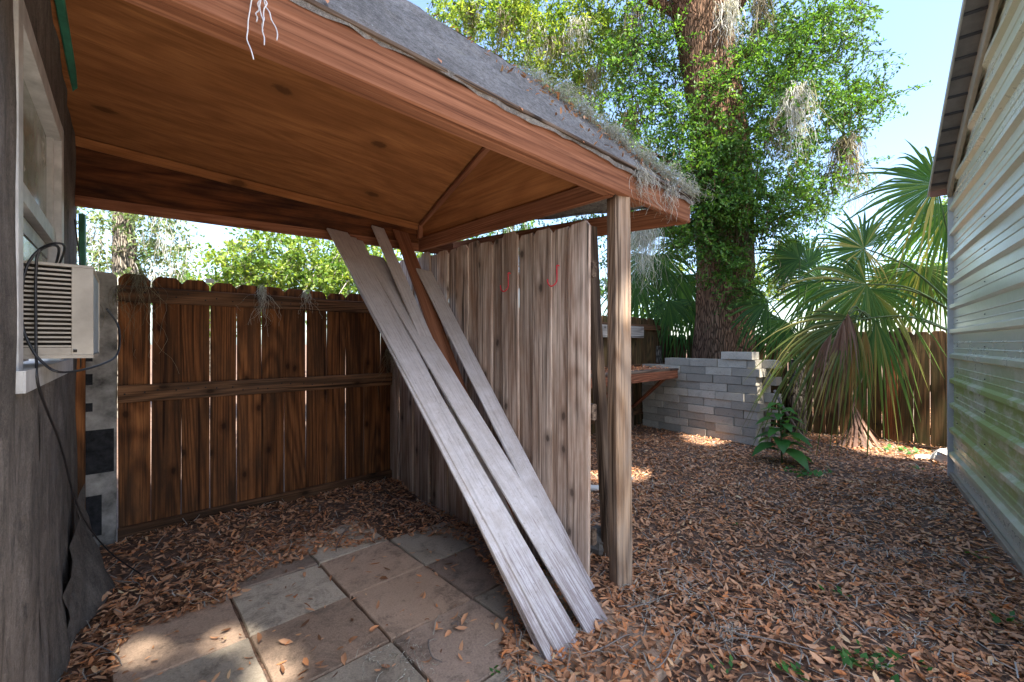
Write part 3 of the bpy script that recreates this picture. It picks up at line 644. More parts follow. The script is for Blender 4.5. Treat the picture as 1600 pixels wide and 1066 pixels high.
lean('short white siding board with a broken top leaning on the grey panel', (.395, 2.28, 0), (662, 422), 3.44, w=.15)

# ------------------------------------------------------------------ bench, block wall
BL = gp(1005, 665); BR = gp(1185, 697); bd = (BR-BL).normalized(); bn = Vector((bd.y, -bd.x, 0)); bn = bn if bn.dot(-BL) > 0 else -bn
bw = empty('block_wall', BL, 'low dry-stacked wall of thin grey concrete blocks in front of the oak', 'wall')
LW = (BR-BL).length; NC = 10
def blk(c, ax, ln, hh, dp, **kw):
    ax = Vector(ax)
    box('block', c, ax, None, UP, ln, dp, hh, M['block'], bw, bev=.006, **kw)
for k in range(NC):
    hh = .113; z = k*hh + hh/2 - .01; x = -.02 if k % 2 else -.21 + R.uniform(0, .06)
    end = LW + R.uniform(-.03, .03) + (.0 if k < NC-1 else -.02)
    while x < end - .02:
        ln = R.choice((.38, .4, .42, .4)); x1 = min(x+ln, end); x0 = max(x, -.03)
        if x1-x0 > .05 and not (k == NC-1 and x0 < .02): blk(BL + bd*((x0+x1)/2) - bn*(.10+R.uniform(-.014, .014)) + UP*z, bd, x1-x0-.006, hh-.006, .19)
        x += ln
    blk(BR - bn*.30 + bd*(.03 if k % 2 else -.09) + UP*z, bn, .19, hh-.006, .2 if k % 2 else .17)
for (x0, x1) in ((.02, .40), (.41, .86), (.87, 1.05)): pass
blk(BR - bd*.28 - bn*.09 + UP*(NC*.113+.045), bd, .42, .10, .2, label='pale block set on top of the wall')
wt = mesh_pd('raised_bed', [(BL - bn*.2), (BR - bn*.2), (BR - bn*1.0), (BL - bn*1.0 + bd*.3)], [(0, 1, 2, 3)], M['soil'], kind='structure', label='soil filling behind the block wall')
for p in wt.data.vertices: p.co.z = 1.0
TC = Vector((2.50, 6.43, .955)); tdl = 2.3
be = empty('work_bench', TC - U*1.0 - UP*.955, 'reddish wooden work shelf braced off the fence, littered with leaves', 'bench')
TD = .66
for k in range(4): board('top_plank', TC - U*tdl - VV*(.08+k*.162) , TC - VV*(.08+k*.162), VV, .156, .03, M['bench'] if k else M['darkpost'], be)
board('apron', TC - U*tdl - UP*.075 - VV*.02, TC - U*.02 - UP*.075 - VV*.02, UP, .12, .035, M['bench'], be)
for k in (.25, 1.45):
    board('brace', TC - U*k - VV*.06 - UP*.10, TC - U*k - VV*(TD-.04) - UP*.60, U, .085, .038, M['bench'], be)
    board('leg', TC - U*k - VV*TD - UP*.97, TC - U*k - VV*TD - UP*.02, U, .085, .06, M['darkpost'], be)
g = np.random.default_rng(8); nn = 420; a_, b_ = g.uniform(0, tdl, nn), g.uniform(.02, TD, nn)
pp = np.array(TC)[None] - np.outer(a_, U) - np.outer(b_, VV); pp[:, 2] += .018
v, f, a = leaves(pp, .03, .07, .35, 9, .15); mesh_np('leaf_litter', v, f, M['litter'], be, attrs={'rnd': a}, kind='stuff')

# ------------------------------------------------------------------ metal shed on the right
ms = empty('metal_shed', SC, 'tan metal shed clad in horizontal ribbed sheets stained with green algae', 'shed')
SL, PK, EZs, PIT = 3.7, 1.85, 2.93, .44  # unseen near end kept short so sun reaches the ground behind the camera
prof = []; z = .10
ribs = [.223+.247*k for k in range(18)]
zs = [(.0, .0)]
for rz in ribs:
    zs += [(rz-.034, 0), (rz-.018, .032), (rz+.018, .032), (rz+.034, 0)]
    for q in (.075, .135): zs += [(rz+q-.006, 0), (rz+q, .006), (rz+q+.006, 0)]
zs = sorted(zs); ns = 28; v = []; f = []
for i in range(ns+1):
    t = SL*i/ns
    for (zz, o) in zs:
        v.append(SC + SD*t + SN*(o + .002*math.sin(t*3+zz*5)) + UP*zz - SC)
w = len(zs); f = [(i*w+j, (i+1)*w+j, (i+1)*w+j+1, i*w+j+1) for i in range(ns) for j in range(w-1)]
sd = mesh_pd('siding', v, f, M['metal'], ms, Matrix.Translation(SC))
import bmesh
bm = bmesh.new(); bm.from_mesh(sd.data)
for (t0, sgn) in ((0, 1), (SL, -1)):
    nrm = (UP - SD*PIT*sgn).normalized()
    bmesh.ops.bisect_plane(bm, geom=bm.verts[:]+bm.edges[:]+bm.faces[:], plane_co=SD*t0 + UP*EZs, plane_no=nrm, clear_outer=True)
bm.to_mesh(sd.data); bm.free()
mesh_pd('side_wall', [SN*-.02, -SN*4+UP*0, -SN*4+UP*EZs, SN*-.02+UP*EZs], [(0, 1, 2, 3)], M['metal'], ms, Matrix.Translation(SC))
board('corner_trim', SC + SN*.012 - SD*.012, SC + SN*.012 - SD*.012 + UP*(EZs-.02), SN, .06, .035, M['metaltrim'], ms, bev=.004)
board('base_trim', SC + SN*.015 + UP*.02, SC + SD*SL + SN*.015 + UP*.02, UP, .05, .03, M['tan'], ms)
board('rake_trim', SC + SN*.035 + UP*(EZs-.05), SC + SD*PK + SN*.035 + UP*(EZs-.05+PK*PIT), UP, .16, .03, M['tan'], ms)
for sgn, tA in ((1, -.12), (-1, SL+.12)):
    a0 = SC + SD*tA + UP*(EZs-.12*PIT+.01); a1 = SC + SD*PK + UP*(EZs+PK*PIT+.01)
    panel('roof_sheet', (a0 + SN*.17, a1 + SN*.17, a1 - SN*4.2, a0 - SN*4.2), M['soffit'], SD, ms, th=.02, nu=6, nv=2, sag=0)
    k = .08
    while k < .97:
        c = mid(a0, a1, k); dd = (a1-a0).normalized()
        board('roof_rib', c + SN*.172 - UP*.006, c - SN*.5 - UP*.006, dd, .022, .014, M['soffitdark'], ms, seg=1, warp=0)
        k += .085
    board('roof_edge', a0 + SN*.175 + UP*.012, a1 + SN*.175 + UP*.012, UP, .05, .012, M['metaltrim'], ms, bev=.002)
box('eave_end_board', SC - SD*.02 + SN*.085 + UP*(EZs-.055), SN, SD, UP, .165, .02, .06, M['brownmetal'], ms)
sv = []; sf = []
for rz in ribs[:12]:
    for t in np.arange(.25, SL, 1.1):
        zz = rz+.1
        if zz > EZs - .15 + min(t, SL-t)*PIT: continue
        b = len(sv); c = SD*float(t) + SN*.006 + UP*zz
        for (x, y) in ((-.006, -.006), (.006, -.006), (.006, .006), (-.006, .006)): sv.append(c + SD*x + UP*y)
        sv.append(c + SN*.008); sf += [(b, b+1, b+4), (b+1, b+2, b+4), (b+2, b+3, b+4), (b+3, b, b+4)]
mesh_pd('screw_heads', sv, sf, M['soffitdark'], ms, Matrix.Translation(SC), kind='stuff')

# ------------------------------------------------------------------ foliage tools
def norm(a): return a/np.maximum(np.linalg.norm(a, axis=-1, keepdims=True), 1e-9)
def sprays(org, dirs, tl, m, ll, lw, seed, droop=.3, shade=None):
    """leafy twigs: org,dirs (N,3); m leaves on each; returns leaf quads, twig strips"""
    g = np.random.default_rng(seed); N = len(org); dirs = norm(dirs); tl = np.asarray(tl)*np.ones(N)
    t = np.linspace(.12, 1, m)[None, :]+g.normal(0, .03, (N, m)); t = np.clip(t, .05, 1.05)
    P = org[:, None]+dirs[:, None]*(t*tl[:, None])[..., None]; P[..., 2] -= droop*(t**2)*tl[:, None]
    P = P+g.normal(0, .03, P.shape)*tl[:, None, None]
    ld = norm(dirs[:, None]*.6+g.normal(0, .75, P.shape)-np.array([0, 0, .25])); up = norm(g.normal(0, .6, P.shape)+np.array([0, 0, .9]))
    sd_ = norm(np.cross(ld, up)); L = ll*g.uniform(.65, 1.25, (N, m, 1)); Wd = lw*g.uniform(.7, 1.2, (N, m, 1))
    q = np.stack([P, P+ld*L*.5+sd_*Wd*.5, P+ld*L, P+ld*L*.5-sd_*Wd*.5], 2).reshape(-1, 3)
    f = np.arange(N*m*4).reshape(-1, 4)
    r = np.clip(g.beta(2, 2, (N, m))+g.normal(0, .27, (N, 1)), 0, 1).ravel()
    e = org+dirs*tl[:, None]; e[:, 2] -= droop*tl; mi = org+dirs*tl[:, None]*.5; mi[:, 2] -= droop*.25*tl
    s2 = norm(np.cross(dirs, np.array([.3, .2, 1.])))*.004; s3 = norm(np.cross(dirs, s2))*.004
    tv = np.stack([org+s2*1.6, org-s2*1.6, mi-s2, mi+s2, e+s2*.3, e-s2*.3], 1).reshape(-1, 3)
    b = 6*np.arange(N)[:, None]; tf = np.concatenate([b+np.array([[0, 1, 2, 3]]), b+np.array([[3, 2, 5, 4]])], 0)
    return (q, f, r), (tv, tf)
def clump_twigs(clumps, per, seed, size=1.0, flat=.9):
    """clumps: (px, py, rx, ry, Y0, Y1, weight)"""
    g = np.random.default_rng(seed); O = []; D = []
    for (cx, cy, rx, ry, y0, y1, wt) in clumps:
        n = max(2, int(per*wt*rx*ry/2500)); sub = max(2, n//7)
        cc = g.normal(0, .55, (sub, 2)).clip(-1.15, 1.15); cY = g.uniform(y0, y1, sub)
        for k in range(n):
            s = k % sub; x = cx+rx*(cc[s, 0]+g.normal(0, .13)); y = cy+ry*(cc[s, 1]+g.normal(0, .13)); Y = cY[s]+g.normal(0, .12)
            O.append(at(x, y, Y)); D.append(g.normal(0, 1, 3)*np.array([1, 1, .75])+np.array([0, 0, .1]))
    return np.array(O), np.array(D)
def moss_mesh(anchors, lens, spread, n, seed, wdt=.004, step=11, wav=.5):
    """hanging strands as thin ribbons"""
    g = np.random.default_rng(seed); anchors = np.asarray(anchors); k = g.integers(0, len(anchors), n)
    L = np.asarray(lens)[k]*g.beta(1.6, 2.2, n)*1.25+.02; p = anchors[k]+g.normal(0, 1, (n, 3))*np.asarray(spread)
    Vt = []; ang = g.uniform(0, np.pi, n); wd = np.stack([np.cos(ang), np.sin(ang), g.normal(0, .4, n)], 1)*wdt/2
    d = g.normal(0, 1, (n, 3))
    for s in range(step):
        w_ = wd*(1-.6*s/(step-1)); Vt += [p-w_, p+w_]
        d = d*.55+g.normal(0, 1, (n, 3))*.8; stepv = d*np.array([wav, wav, .35])+np.array([0, 0, -1.]); p = p+norm(stepv)*(L/(step-1))[:, None]
    v = np.stack(Vt, 1).reshape(-1, 3); b = (2*step)*np.arange(n)[:, None, None]
    q = np.array([[2*s, 2*s+1, 2*s+3, 2*s+2] for s in range(step-1)])[None]
    return v, (b+q).reshape(-1, 4), np.repeat(g.random(n), step-1)
def moss_thing(name, label, anchors, lens, spread, n, seed, mat='moss', parent=None, **kw):
    v, f, a = moss_mesh(anchors, lens, spread, n, seed, **kw); o = Vector(np.asarray(anchors).mean(0)); v = v-np.array(o)
    if parent: return mesh_np(name, v, f, M[mat], parent, Matrix.Translation(o), attrs={'rnd': a}, kind='stuff')
    return mesh_np(name, v, f, M[mat], None, Matrix.Translation(o), attrs={'rnd': a}, label=label, cat='moss', group='grey moss strands hanging about')
def trunk(name, pts, rad, mat, parent, sides=20, bumpy=.06, seed=0):
    g = np.random.default_rng(seed); pts = smooth_pts(pts, 8); n = len(pts); ph = g.uniform(0, 6, 6); v = []; f = []; o = pts[0].copy()
    rr = np.interp(np.linspace(0, 1, n), np.linspace(0, 1, len(rad)), rad)
    for i, p in enumerate(pts):
        for j in range(sides):
            a = 2*math.pi*j/sides; k = 1+bumpy*(math.sin(3*a+ph[0]+i*.11)+.7*math.sin(5*a+ph[1]-i*.17)+.5*math.sin(9*a+ph[2]+i*.3)+.4*g.normal())
            v.append(p-o+V(math.cos(a)*rr[i]*k, math.sin(a)*rr[i]*k, 0))
    f = [(i*sides+j, i*sides+(j+1) % sides, (i+1)*sides+(j+1) % sides, (i+1)*sides+j) for i in range(n-1) for j in range(sides)]
    return mesh_pd(name, v, f, mat, parent, Matrix.Translation(o), smooth=True)

# ------------------------------------------------------------------ the big oak
ob = Vector((3.50, 7.10, 0))
oak = empty('oak_tree', ob, 'big oak with thick ridged trunk, leafy shoots and hanging moss behind the block wall', 'tree')
ot = [ob + V(0, 0, .3), at(1133, 470, 7.1), at(1130, 330, 7.1), at(1122, 220, 7.1), at(1100, 60, 7.1), at(1080, -120, 7.1), at(1062, -420, 7.3)]
trunk('trunk', ot, [.52, .43, .42, .41, .42, .44, .40], M['bark'], oak, 32, .05, 3)
limbs = [((1095, 40), (1000, -10), (900, -60), (780, -40)), ((1110, 60), (1190, -40), (1260, -120), (1330, -200)), ((1130, 250), (1180, 200), (1240, 180), (1290, 160)), ((1120, 300), (1060, 260), (1000, 230))]
for k, lm in enumerate(limbs):
    pts = [at(x, y, 7.1-.15*q*(1 if k % 2 else -1)) for q, (x, y) in enumerate(lm)]
    tube('limb', smooth_pts(pts, 6), [(.10 if k < 2 else .05)*(1-.85*i/(6*(len(lm)-1))) + .006 for i in range(6*(len(lm)-1)+1)], M['bark'], oak, 8)
near = [(1230, 110, 100, 110, 6.4, 8.2, .5), (1030, 130, 70, 120, 6.6, 8.2, .5), (1200, 290, 110, 60, 6.4, 7.8, .5), (1250, 60, 85, 70, 6.3, 8.0, 1), (1310, 40, 45, 60, 6.6, 8, .7), (1290, 170, 80, 70, 6.2, 8, 1), (1350, 170, 40, 35, 6.4, 7.4, .6), (1215, 150, 50, 60, 6.2, 7.6, 1),
        (1240, 270, 75, 55, 6.2, 7.8, 1), (1190, 330, 65, 38, 6.0, 6.7, 1.2), (1250, 335, 50, 40, 6.2, 7.6, .8), (1095, 322, 60, 38, 6.0, 6.6, 1.6), (1150, 345, 60, 30, 6.0, 6.6, 1.2), (1040, 250, 50, 55, 6.3, 7.6, 1),
        (1060, 170, 45, 50, 6.4, 7.6, .9), (1000, 130, 50, 60, 6.4, 8, .9), (1010, 50, 55, 50, 6.5, 8, .8), (1125, 425, 40, 30, 6.2, 6.6, 1.1), (1075, 375, 40, 35, 6.2, 7, 1),
        (1115, 255, 55, 35, 6.1, 6.6, 1.3), (1120, 300, 50, 30, 6.0, 6.5, 1.4), (1110, 380, 45, 25, 6.2, 6.6, 1.2), (1085, 210, 30, 35, 6.3, 6.65, 1.2), (1120, 150, 28, 60, 6.3, 6.6, .5), (1150, 240, 30, 40, 6.2, 6.6, 1.2), (1145, 450, 28, 25, 6.3, 6.6, .9), (980, 210, 50, 50, 6.6, 8, .9), (1000, 290, 45, 40, 6.8, 8, .9), (1175, 90, 30, 60, 6.8, 8, .9), (1275, 400, 45, 35, 6.6, 8, .35), (1385, 155, 22, 9, 6.6, 7, .9), (1150, 180, 22, 30, 6.4, 6.7, .6), (1180, 460, 25, 30, 6.8, 7.5, .7),
        (1335, 250, 25, 40, 6.5, 7.5, .5), (1200, 20, 60, 50, 7.5, 9, .8)]
O, D = clump_twigs(near, 125, 21)
(q, f, r), (tv, tf) = sprays(O, D, NP.uniform(.22, .5, len(O)), 20, .062, .030, 22)
mesh_np('crown', q-np.array(ob), f, M['oakleaf'], oak, Matrix.Translation(ob), attrs={'rnd': r})
mesh_np('shoots', tv-np.array(ob), tf, M['bark'], oak, Matrix.Translation(ob))
farl = [(760, 30, 70, 45, 8, 10.5, 1), (850, 50, 80, 60, 8, 10.5, 1), (900, 130, 50, 45, 8, 10, .9), (945, 70, 50, 60, 7.6, 10, .9), (705, 10, 40, 20, 8, 10, .6), (850, 120, 60, 40, 8.5, 10, .7), (960, 190, 40, 40, 7.5, 9, .7), (930, -60, 220, 60, 7, 11, .5), (1150, -120, 260, 80, 6, 10, .5)]
O, D = clump_twigs(farl, 170, 31)
(q, f, r), (tv, tf) = sprays(O, D, NP.uniform(.3, .65, len(O)), 22, .085, .04, 32)
mesh_np('upper_crown', q-np.array(ob), f, M['sunleaf'], oak, Matrix.Translation(ob), attrs={'rnd': r})
mesh_np('shoots', tv-np.array(ob), tf, M['bark'], oak, Matrix.Translation(ob))
mp = [(735, 5, .5, 8.5), (795, 20, .7, 8.5), (835, 40, .9, 8.5), (870, 60, .6, 8.5), (905, 30, .7, 8.2), (925, 110, .6, 8), (980, 60, .9, 7.6), (985, 170, .6, 7.4), (1050, 0, .6, 7.2), (1140, 0, .7, 6.6), (1180, 0, .6, 6.6), (1250, 135, .9, 6.4), (1215, 190, .6, 6.5), (1325, 215, 1.0, 6.6), (1225, 380, .9, 6.8), (1090, 240, .5, 6.6), (1165, 230, .6, 6.6), (1000, 10, .7, 7.4)]
for k, (x, y, ln, Y) in enumerate(mp):
    big = k in (11, 13)
    moss_thing('hanging_moss', None, [at(x+R.uniform(-12, 12), y+R.uniform(-6, 6), Y) for _ in range(4)], [ln*1.35]*4, (.06, .06, .03), 260 if big else 150, 100+k, 'moss' if k in (11, 4, 9, 2) else 'mossbr', oak, wdt=.009, wav=.35)
# shaggy moss on the trunk
an = [at(1130+R.uniform(-45, 45), R.choice((290, 300, 330, 350, 280, 250, 380)), 6.60) for _ in range(40)]
moss_thing('hanging_moss', None, an, [.75]*40, (.03, .02, .05), 800, 300, 'mossbr', oak, wdt=.010, wav=.25)
an = [at(1225+R.uniform(-10, 10), 400+R.uniform(-15, 60), 6.8) for _ in range(12)]
moss_thing('hanging_moss', None, an, [.6]*12, (.04, .04, .04), 260, 301, 'mossbr', oak, wdt=.010, wav=.3)

# ------------------------------------------------------------------ trees and bushes beyond the fences
def bg_tree(name, label, px, Y, clumps, per, ll, mat, trunk_r=.18, top=4.5, barkm='barkgrey', moss=0, seed=0, cat='tree', has_trunk=True):
    b = at(px, HOR, Y); b.z = 0; e = empty(name, b, label, cat, 'trees and bushes beyond the fences' )
    if has_trunk: trunk('trunk', [b - UP*.1, b + V(.05, 0, top*.4), b + V(-.1, .1, top)], [trunk_r*1.2, trunk_r, trunk_r*.6], M[barkm], e, 12, .04, seed)
    O, D = clump_twigs(clumps, per, seed); (q, f, r), (tv, tf) = sprays(O, D, np.random.default_rng(seed).uniform(.35, .8, len(O)), 18, ll, ll*.5, seed+1)
    mesh_np('crown', q-np.array(b), f, M[mat], e, Matrix.Translation(b), attrs={'rnd': r}); mesh_np('twigs', tv-np.array(b), tf, M['twig'], e, Matrix.Translation(b))
    if moss:
        an = [at(c[0]+R.uniform(-1, 1)*c[2]*.8, c[1]-R.uniform(0, .5)*c[3], c[4]) for c in clumps for _ in range(3)]
        moss_thing('hanging_moss', None, an, [.9]*len(an), (.12, .12, .05), moss, seed+5, 'moss', e, wdt=.014, wav=.3)
    return e
bg_tree('mossy_tree', 'grey-trunked mossy tree beyond the dark fence, beside the outbuilding', 190, 8.0, [(160, 370, 40, 50, 7.6, 9, .8), (245, 370, 45, 50, 7.5, 9, .9), (270, 420, 40, 35, 7.5, 9, 1), (220, 330, 70, 30, 7.5, 9, .8), (150, 430, 30, 30, 7.5, 9, .7), (90, 300, 60, 80, 8, 9, .5), (215, 435, 40, 20, 7.5, 9, 1)], 90, .09, 'paleleaf', .19, 6, moss=260, seed=41)
bg_tree('round_bush', 'bright green bush topping the dark fence behind the leaning boards', 430, 7.0, [(380, 425, 45, 45, 6.6, 8, 1.2), (430, 400, 45, 45, 6.6, 8, 1.2), (490, 420, 50, 40, 6.6, 8, 1.2), (550, 430, 45, 40, 6.6, 8, 1.2), (440, 450, 120, 35, 6.5, 8, 1), (350, 445, 20, 30, 6.6, 8, 1), (610, 430, 60, 50, 6.8, 8, 1)], 150, .085, 'sunleaf', .08, 1.6, seed=51, cat='bush')
bg_tree('leafy_tree', 'mid green tree rising behind the grey fence panel', 800, 8.6, [(760, 380, 60, 40, 8, 10, 1), (840, 370, 60, 40, 8, 10, 1), (900, 350, 50, 40, 8, 10, 1), (700, 400, 60, 40, 8, 10, 1), (900, 420, 60, 50, 8, 9.5, 1), (1000, 430, 60, 70, 9, 10.5, 1), (950, 330, 50, 40, 8.5, 10, .8)], 60, .085, 'oakleaf', .12, 3, moss=120, seed=61)
bg_tree('leafy_tree', 'pale sunlit tree far beyond the mossy fence, between oak and metal shed', 1330, 14, [(1200, 440, 60, 60, 12, 15, 1), (1100, 460, 80, 50, 12, 15, 1), (1290, 470, 60, 40, 12, 15, 1), (1380, 470, 50, 35, 12, 15, 1), (1450, 440, 45, 50, 12, 15, 1), (1480, 380, 40, 60, 12, 15, 1), (1010, 470, 60, 50, 12, 15, 1)], 45, .14, 'sunleaf', .15, 3, seed=71)
bg_tree('leafy_tree', 'distant tree seen over the dark fence past the bush', 330, 18, [(300, 430, 60, 25, 16, 19, 1), (480, 420, 120, 40, 16, 19, 1), (600, 420, 80, 50, 16, 19, 1), (750, 430, 120, 60, 16, 19, 1), (180, 430, 90, 40, 16, 19, 1), (890, 440, 100, 60, 16, 19, 1)], 34, .2, 'oakleaf', .2, 4, seed=81)

# ------------------------------------------------------------------ palms
def frond(parent, hx, hy, Y, ang, spread, rad, base=None, seed=0, mat='palm', n=34, tilt=.25, droop=.35, name='frond', lo=.2, hi=.95, roll=0.):
    g = np.random.default_rng(seed); hub = at(hx, hy, Y); vd = norm(np.array(hub-cam.location)[None])[0]
    rt = norm(np.cross(vd, [0, 0, 1])[None])[0]; up = np.cross(rt, vd); vs = []; fs = []; col = []
    a0 = math.radians(ang); sp = math.radians(spread); rad = rad*Y/F
    for i in range(n):
        k = i/(n-1)-.5; a = a0+sp*k; L = rad*(1-.38*(abs(k)*2)**2.2)*g.uniform(.74, 1.08)
        d = rt*math.cos(a)+up*math.sin(a)+vd*(tilt*(1-abs(k)*1.6)+roll*k+g.normal(0, .05)); d = d/np.linalg.norm(d)
        sdv = np.cross(d, vd); sdv /= np.linalg.norm(sdv); nv = np.cross(sdv, d); da = sp/(n-1); lim = .40
        dr = droop*g.uniform(.6, 1.4); kink = g.random() < .38; sdv = sdv*g.uniform(.85, 1.1); st = [0, .18, .38, .55, .7, .85, 1]
        for s in st:
            r_ = s*L; wdt = min(math.tan(da*.5)*r_, math.tan(da*.5)*lim*L)*(1 if s <= lim else max(.04, 1-((s-lim)/(1-lim))**1.4))*1.05
            p = np.array(hub)+d*r_; p[2] -= dr*L*max(0, s-.25)**2*1.5+(L*.5*max(0, s-.6) if kink else 0)
            vs += [p-sdv*wdt+nv*wdt*.4, p-nv*wdt*.25, p+sdv*wdt+nv*wdt*.4]
        b = len(vs)-21; c = float(np.clip(g.normal((lo+hi)/2, (hi-lo)/3), 0, 1))
        for s in range(6):
            fs += [(b+3*s, b+3*s+1, b+3*s+4, b+3*s+3), (b+3*s+1, b+3*s+2, b+3*s+5, b+3*s+4)]; col += [c, c]
    o = np.array(hub); fr = mesh_np(name, np.array(vs)-o, fs, M[mat], parent, Matrix.Translation(hub), attrs={'rnd': col})
    if base is not None:
        b = Vector(base); m_ = (b+hub)/2 + UP*.12; tube('petiole', smooth_pts([b, m_, hub], 6), [.014-.007*i/12 for i in range(13)], M['stem'], fr, 6)
    return fr
pbse = Vector((5.55, 5.15, .9))
palm = empty('fan_palm', (5.55, 5.15, 0), 'fan palm whose green and yellowing fronds arch out beside the metal shed', 'palm')
trunk('trunk', [V(5.55, 5.15, -.05), V(5.55, 5.15, .5), V(5.57, 5.15, 1.0)], [.17, .15, .12], M['barkgrey'], palm, 12, .08, 4)
frond(palm, 1464, 288, 4.9, 178, 200, 135, pbse, 1, droop=.35, tilt=-.1, n=38)
frond(palm, 1486, 320, 5.2, 235, 130, 150, pbse, 2, droop=.3, n=30, lo=.0, hi=.7)
frond(palm, 1350, 388, 5.3, 160, 290, 88, at(1490, 478, 5.2), 3, droop=.25, tilt=.1, n=44)
frond(palm, 1354, 444, 5.2, 200, 200, 150, at(1490, 488, 5.15), 4, droop=.62, tilt=-.1, n=40)
frond(palm, 1358, 452, 5.25, 315, 90, 120, at(1490, 488, 5.2), 14, droop=.5, tilt=.1, n=16)
frond(palm, 1338, 500, 5.05, 215, 125, 175, at(1490, 520, 5.2), 5, 'palmy', droop=.75, tilt=-.25, n=34, lo=.1, hi=.6)
frond(palm, 1368, 502, 5.15, 272, 62, 150, at(1490, 520, 5.25), 6, droop=.5, tilt=-.1, n=16)
frond(palm, 1290, 525, 5.3, 205, 90, 105, at(1350, 500, 5.3), 7, 'palmy', droop=.6, n=18, lo=.2, hi=.7)
for k, (x, y, an_, rr_) in enumerate(((1318, 500, 262, 105), (1335, 505, 275, 120), (1300, 520, 250, 95), (1352, 515, 268, 100))):
    frond(palm, x, y, 5.0+.03*k, an_, 26, rr_, at(1360, 500, 5.1), 60+k, 'dry' if k % 2 == 0 else 'palmy', droop=.6, n=7, name='dead_frond', lo=.3, hi=1.)
frond(palm, 1325, 490, 4.98, 268, 40, 90, at(1350, 500, 5.1), 8, 'dry', droop=.5, n=7, name='dead_frond', hi=.9)
p2 = empty('fan_palm', (6.3, 6.9, 0), 'lighter fan palm standing beyond the mossy fence near the shed corner', 'palm')
trunk('trunk', [V(6.3, 6.9, -.05), V(6.3, 6.9, .8), V(6.3, 6.9, 1.6)], [.16, .14, .1], M['barkgrey'], p2, 10, .08, 5)
frond(p2, 1440, 418, 6.4, 250, 220, 110, V(6.3, 6.9, 1.6), 11, 'palmy', droop=.4, lo=-.1, hi=.35)
frond(p2, 1470, 440, 6.6, 200, 200, 110, V(6.3, 6.9, 1.6), 12, droop=.4)
frond(p2, 1400, 440, 6.8, 180, 180, 90, V(6.3, 6.9, 1.6), 13, droop=.4)
p3 = empty('fan_palm', (4.35, 6.55, 0), 'dark fan palm in the shade between the oak trunk and the arching palm', 'palm')
trunk('trunk', [V(4.35, 6.55, -.05), V(4.35, 6.55, .6), V(4.35, 6.55, 1.1)], [.14, .12, .1], M['barkgrey'], p3, 10, .08, 6)
for k, (x, y, an_, sp_) in enumerate(((1250, 405, 160, 170), (1285, 440, 200, 200), (1225, 500, 235, 170), (1265, 420, 120, 150), (1200, 470, 200, 150))):
    frond(p3, x, y, 6.3, an_, sp_, 95, V(4.35, 6.55, 1.1), 20+k, droop=.4, lo=-.2, hi=.6, n=30)
p4 = empty('fan_palm', (2.6, 7.85, 0), 'dark drooping palmetto against the fence between the post and the oak trunk', 'palm')
trunk('trunk', [V(2.6, 7.75, -.05), V(2.6, 7.75, .7), V(2.6, 7.75, 1.3)], [.14, .12, .1], M['barkgrey'], p4, 10, .08, 7)
for k, (x, y, an_, sp_, rr_) in enumerate(((1020, 400, 265, 200, 110), (1062, 430, 255, 210, 110), (995, 440, 250, 190, 90), (1045, 470, 270, 170, 80), (1030, 370, 100, 200, 85), (1075, 380, 140, 180, 80), (990, 390, 110, 150, 80), (1085, 470, 250, 160, 90))):
    frond(p4, x, y, 7.5, an_, sp_, rr_, V(2.6, 7.75, 1.3), 40+k, droop=.55, lo=-.2, hi=.6, n=32)
# dry palm sheath at the fence foot
shb = gp(1343, 697); sh = empty('dry_palm_sheath', shb, 'dry brown fanned palm sheath resting against the mossy fence', 'palm sheath')
for k in range(22):
    a = -1.25+2.5*k/21+R.uniform(-.06, .06); top = shb + V(R.uniform(-.02, .02), .12, .55+R.uniform(-.12, .08)); ft = shb + V(math.sin(a)*R.uniform(.2, .36), -.16*math.cos(a)+R.uniform(-.03, .03), .01)
    sdv = Vector((math.cos(a), .2*math.sin(a), 0)); o = ft; ww_ = R.uniform(.010, .026); bl = V(math.sin(a)*-.05, R.uniform(-.03, .02), -.02)
    v = [p-o for p in (ft - sdv*ww_, ft + sdv*ww_*.7, mid(ft, top, .5) + bl + sdv*ww_*.8, top + sdv*.006, top - sdv*.006, mid(ft, top, .5) + bl - sdv*ww_*.8, mid(ft, top, .25) + bl*.6 + V(0, -.012, 0))]
    mesh_np('strip', v, [(0, 1, 6), (1, 2, 6), (2, 5, 6), (5, 0, 6), (2, 3, 4), (2, 4, 5)], M['dry'], sh, Matrix.Translation(o), attrs={'rnd': [R.random()**1.5]*6})
tube('stalk', smooth_pts([shb + V(.0, .10, .58), shb + V(.05, .06, .80), shb + V(.12, .02, 1.15)], 5), .012, M['twig'], sh)
# fallen dead palm stalk
db = gp(1225, 660); tube('fallen_stalk', smooth_pts([at(1210, 610, 5.5), at(1232, 650, 5.4), gp(1262, 690) + UP*.03, gp(1330, 705) + UP*.02], 6), [.02 - .0006*i for i in range(19)], M['twig'], label='bent grey palm stalk drooping to the ground beside the block wall', cat='stalk')

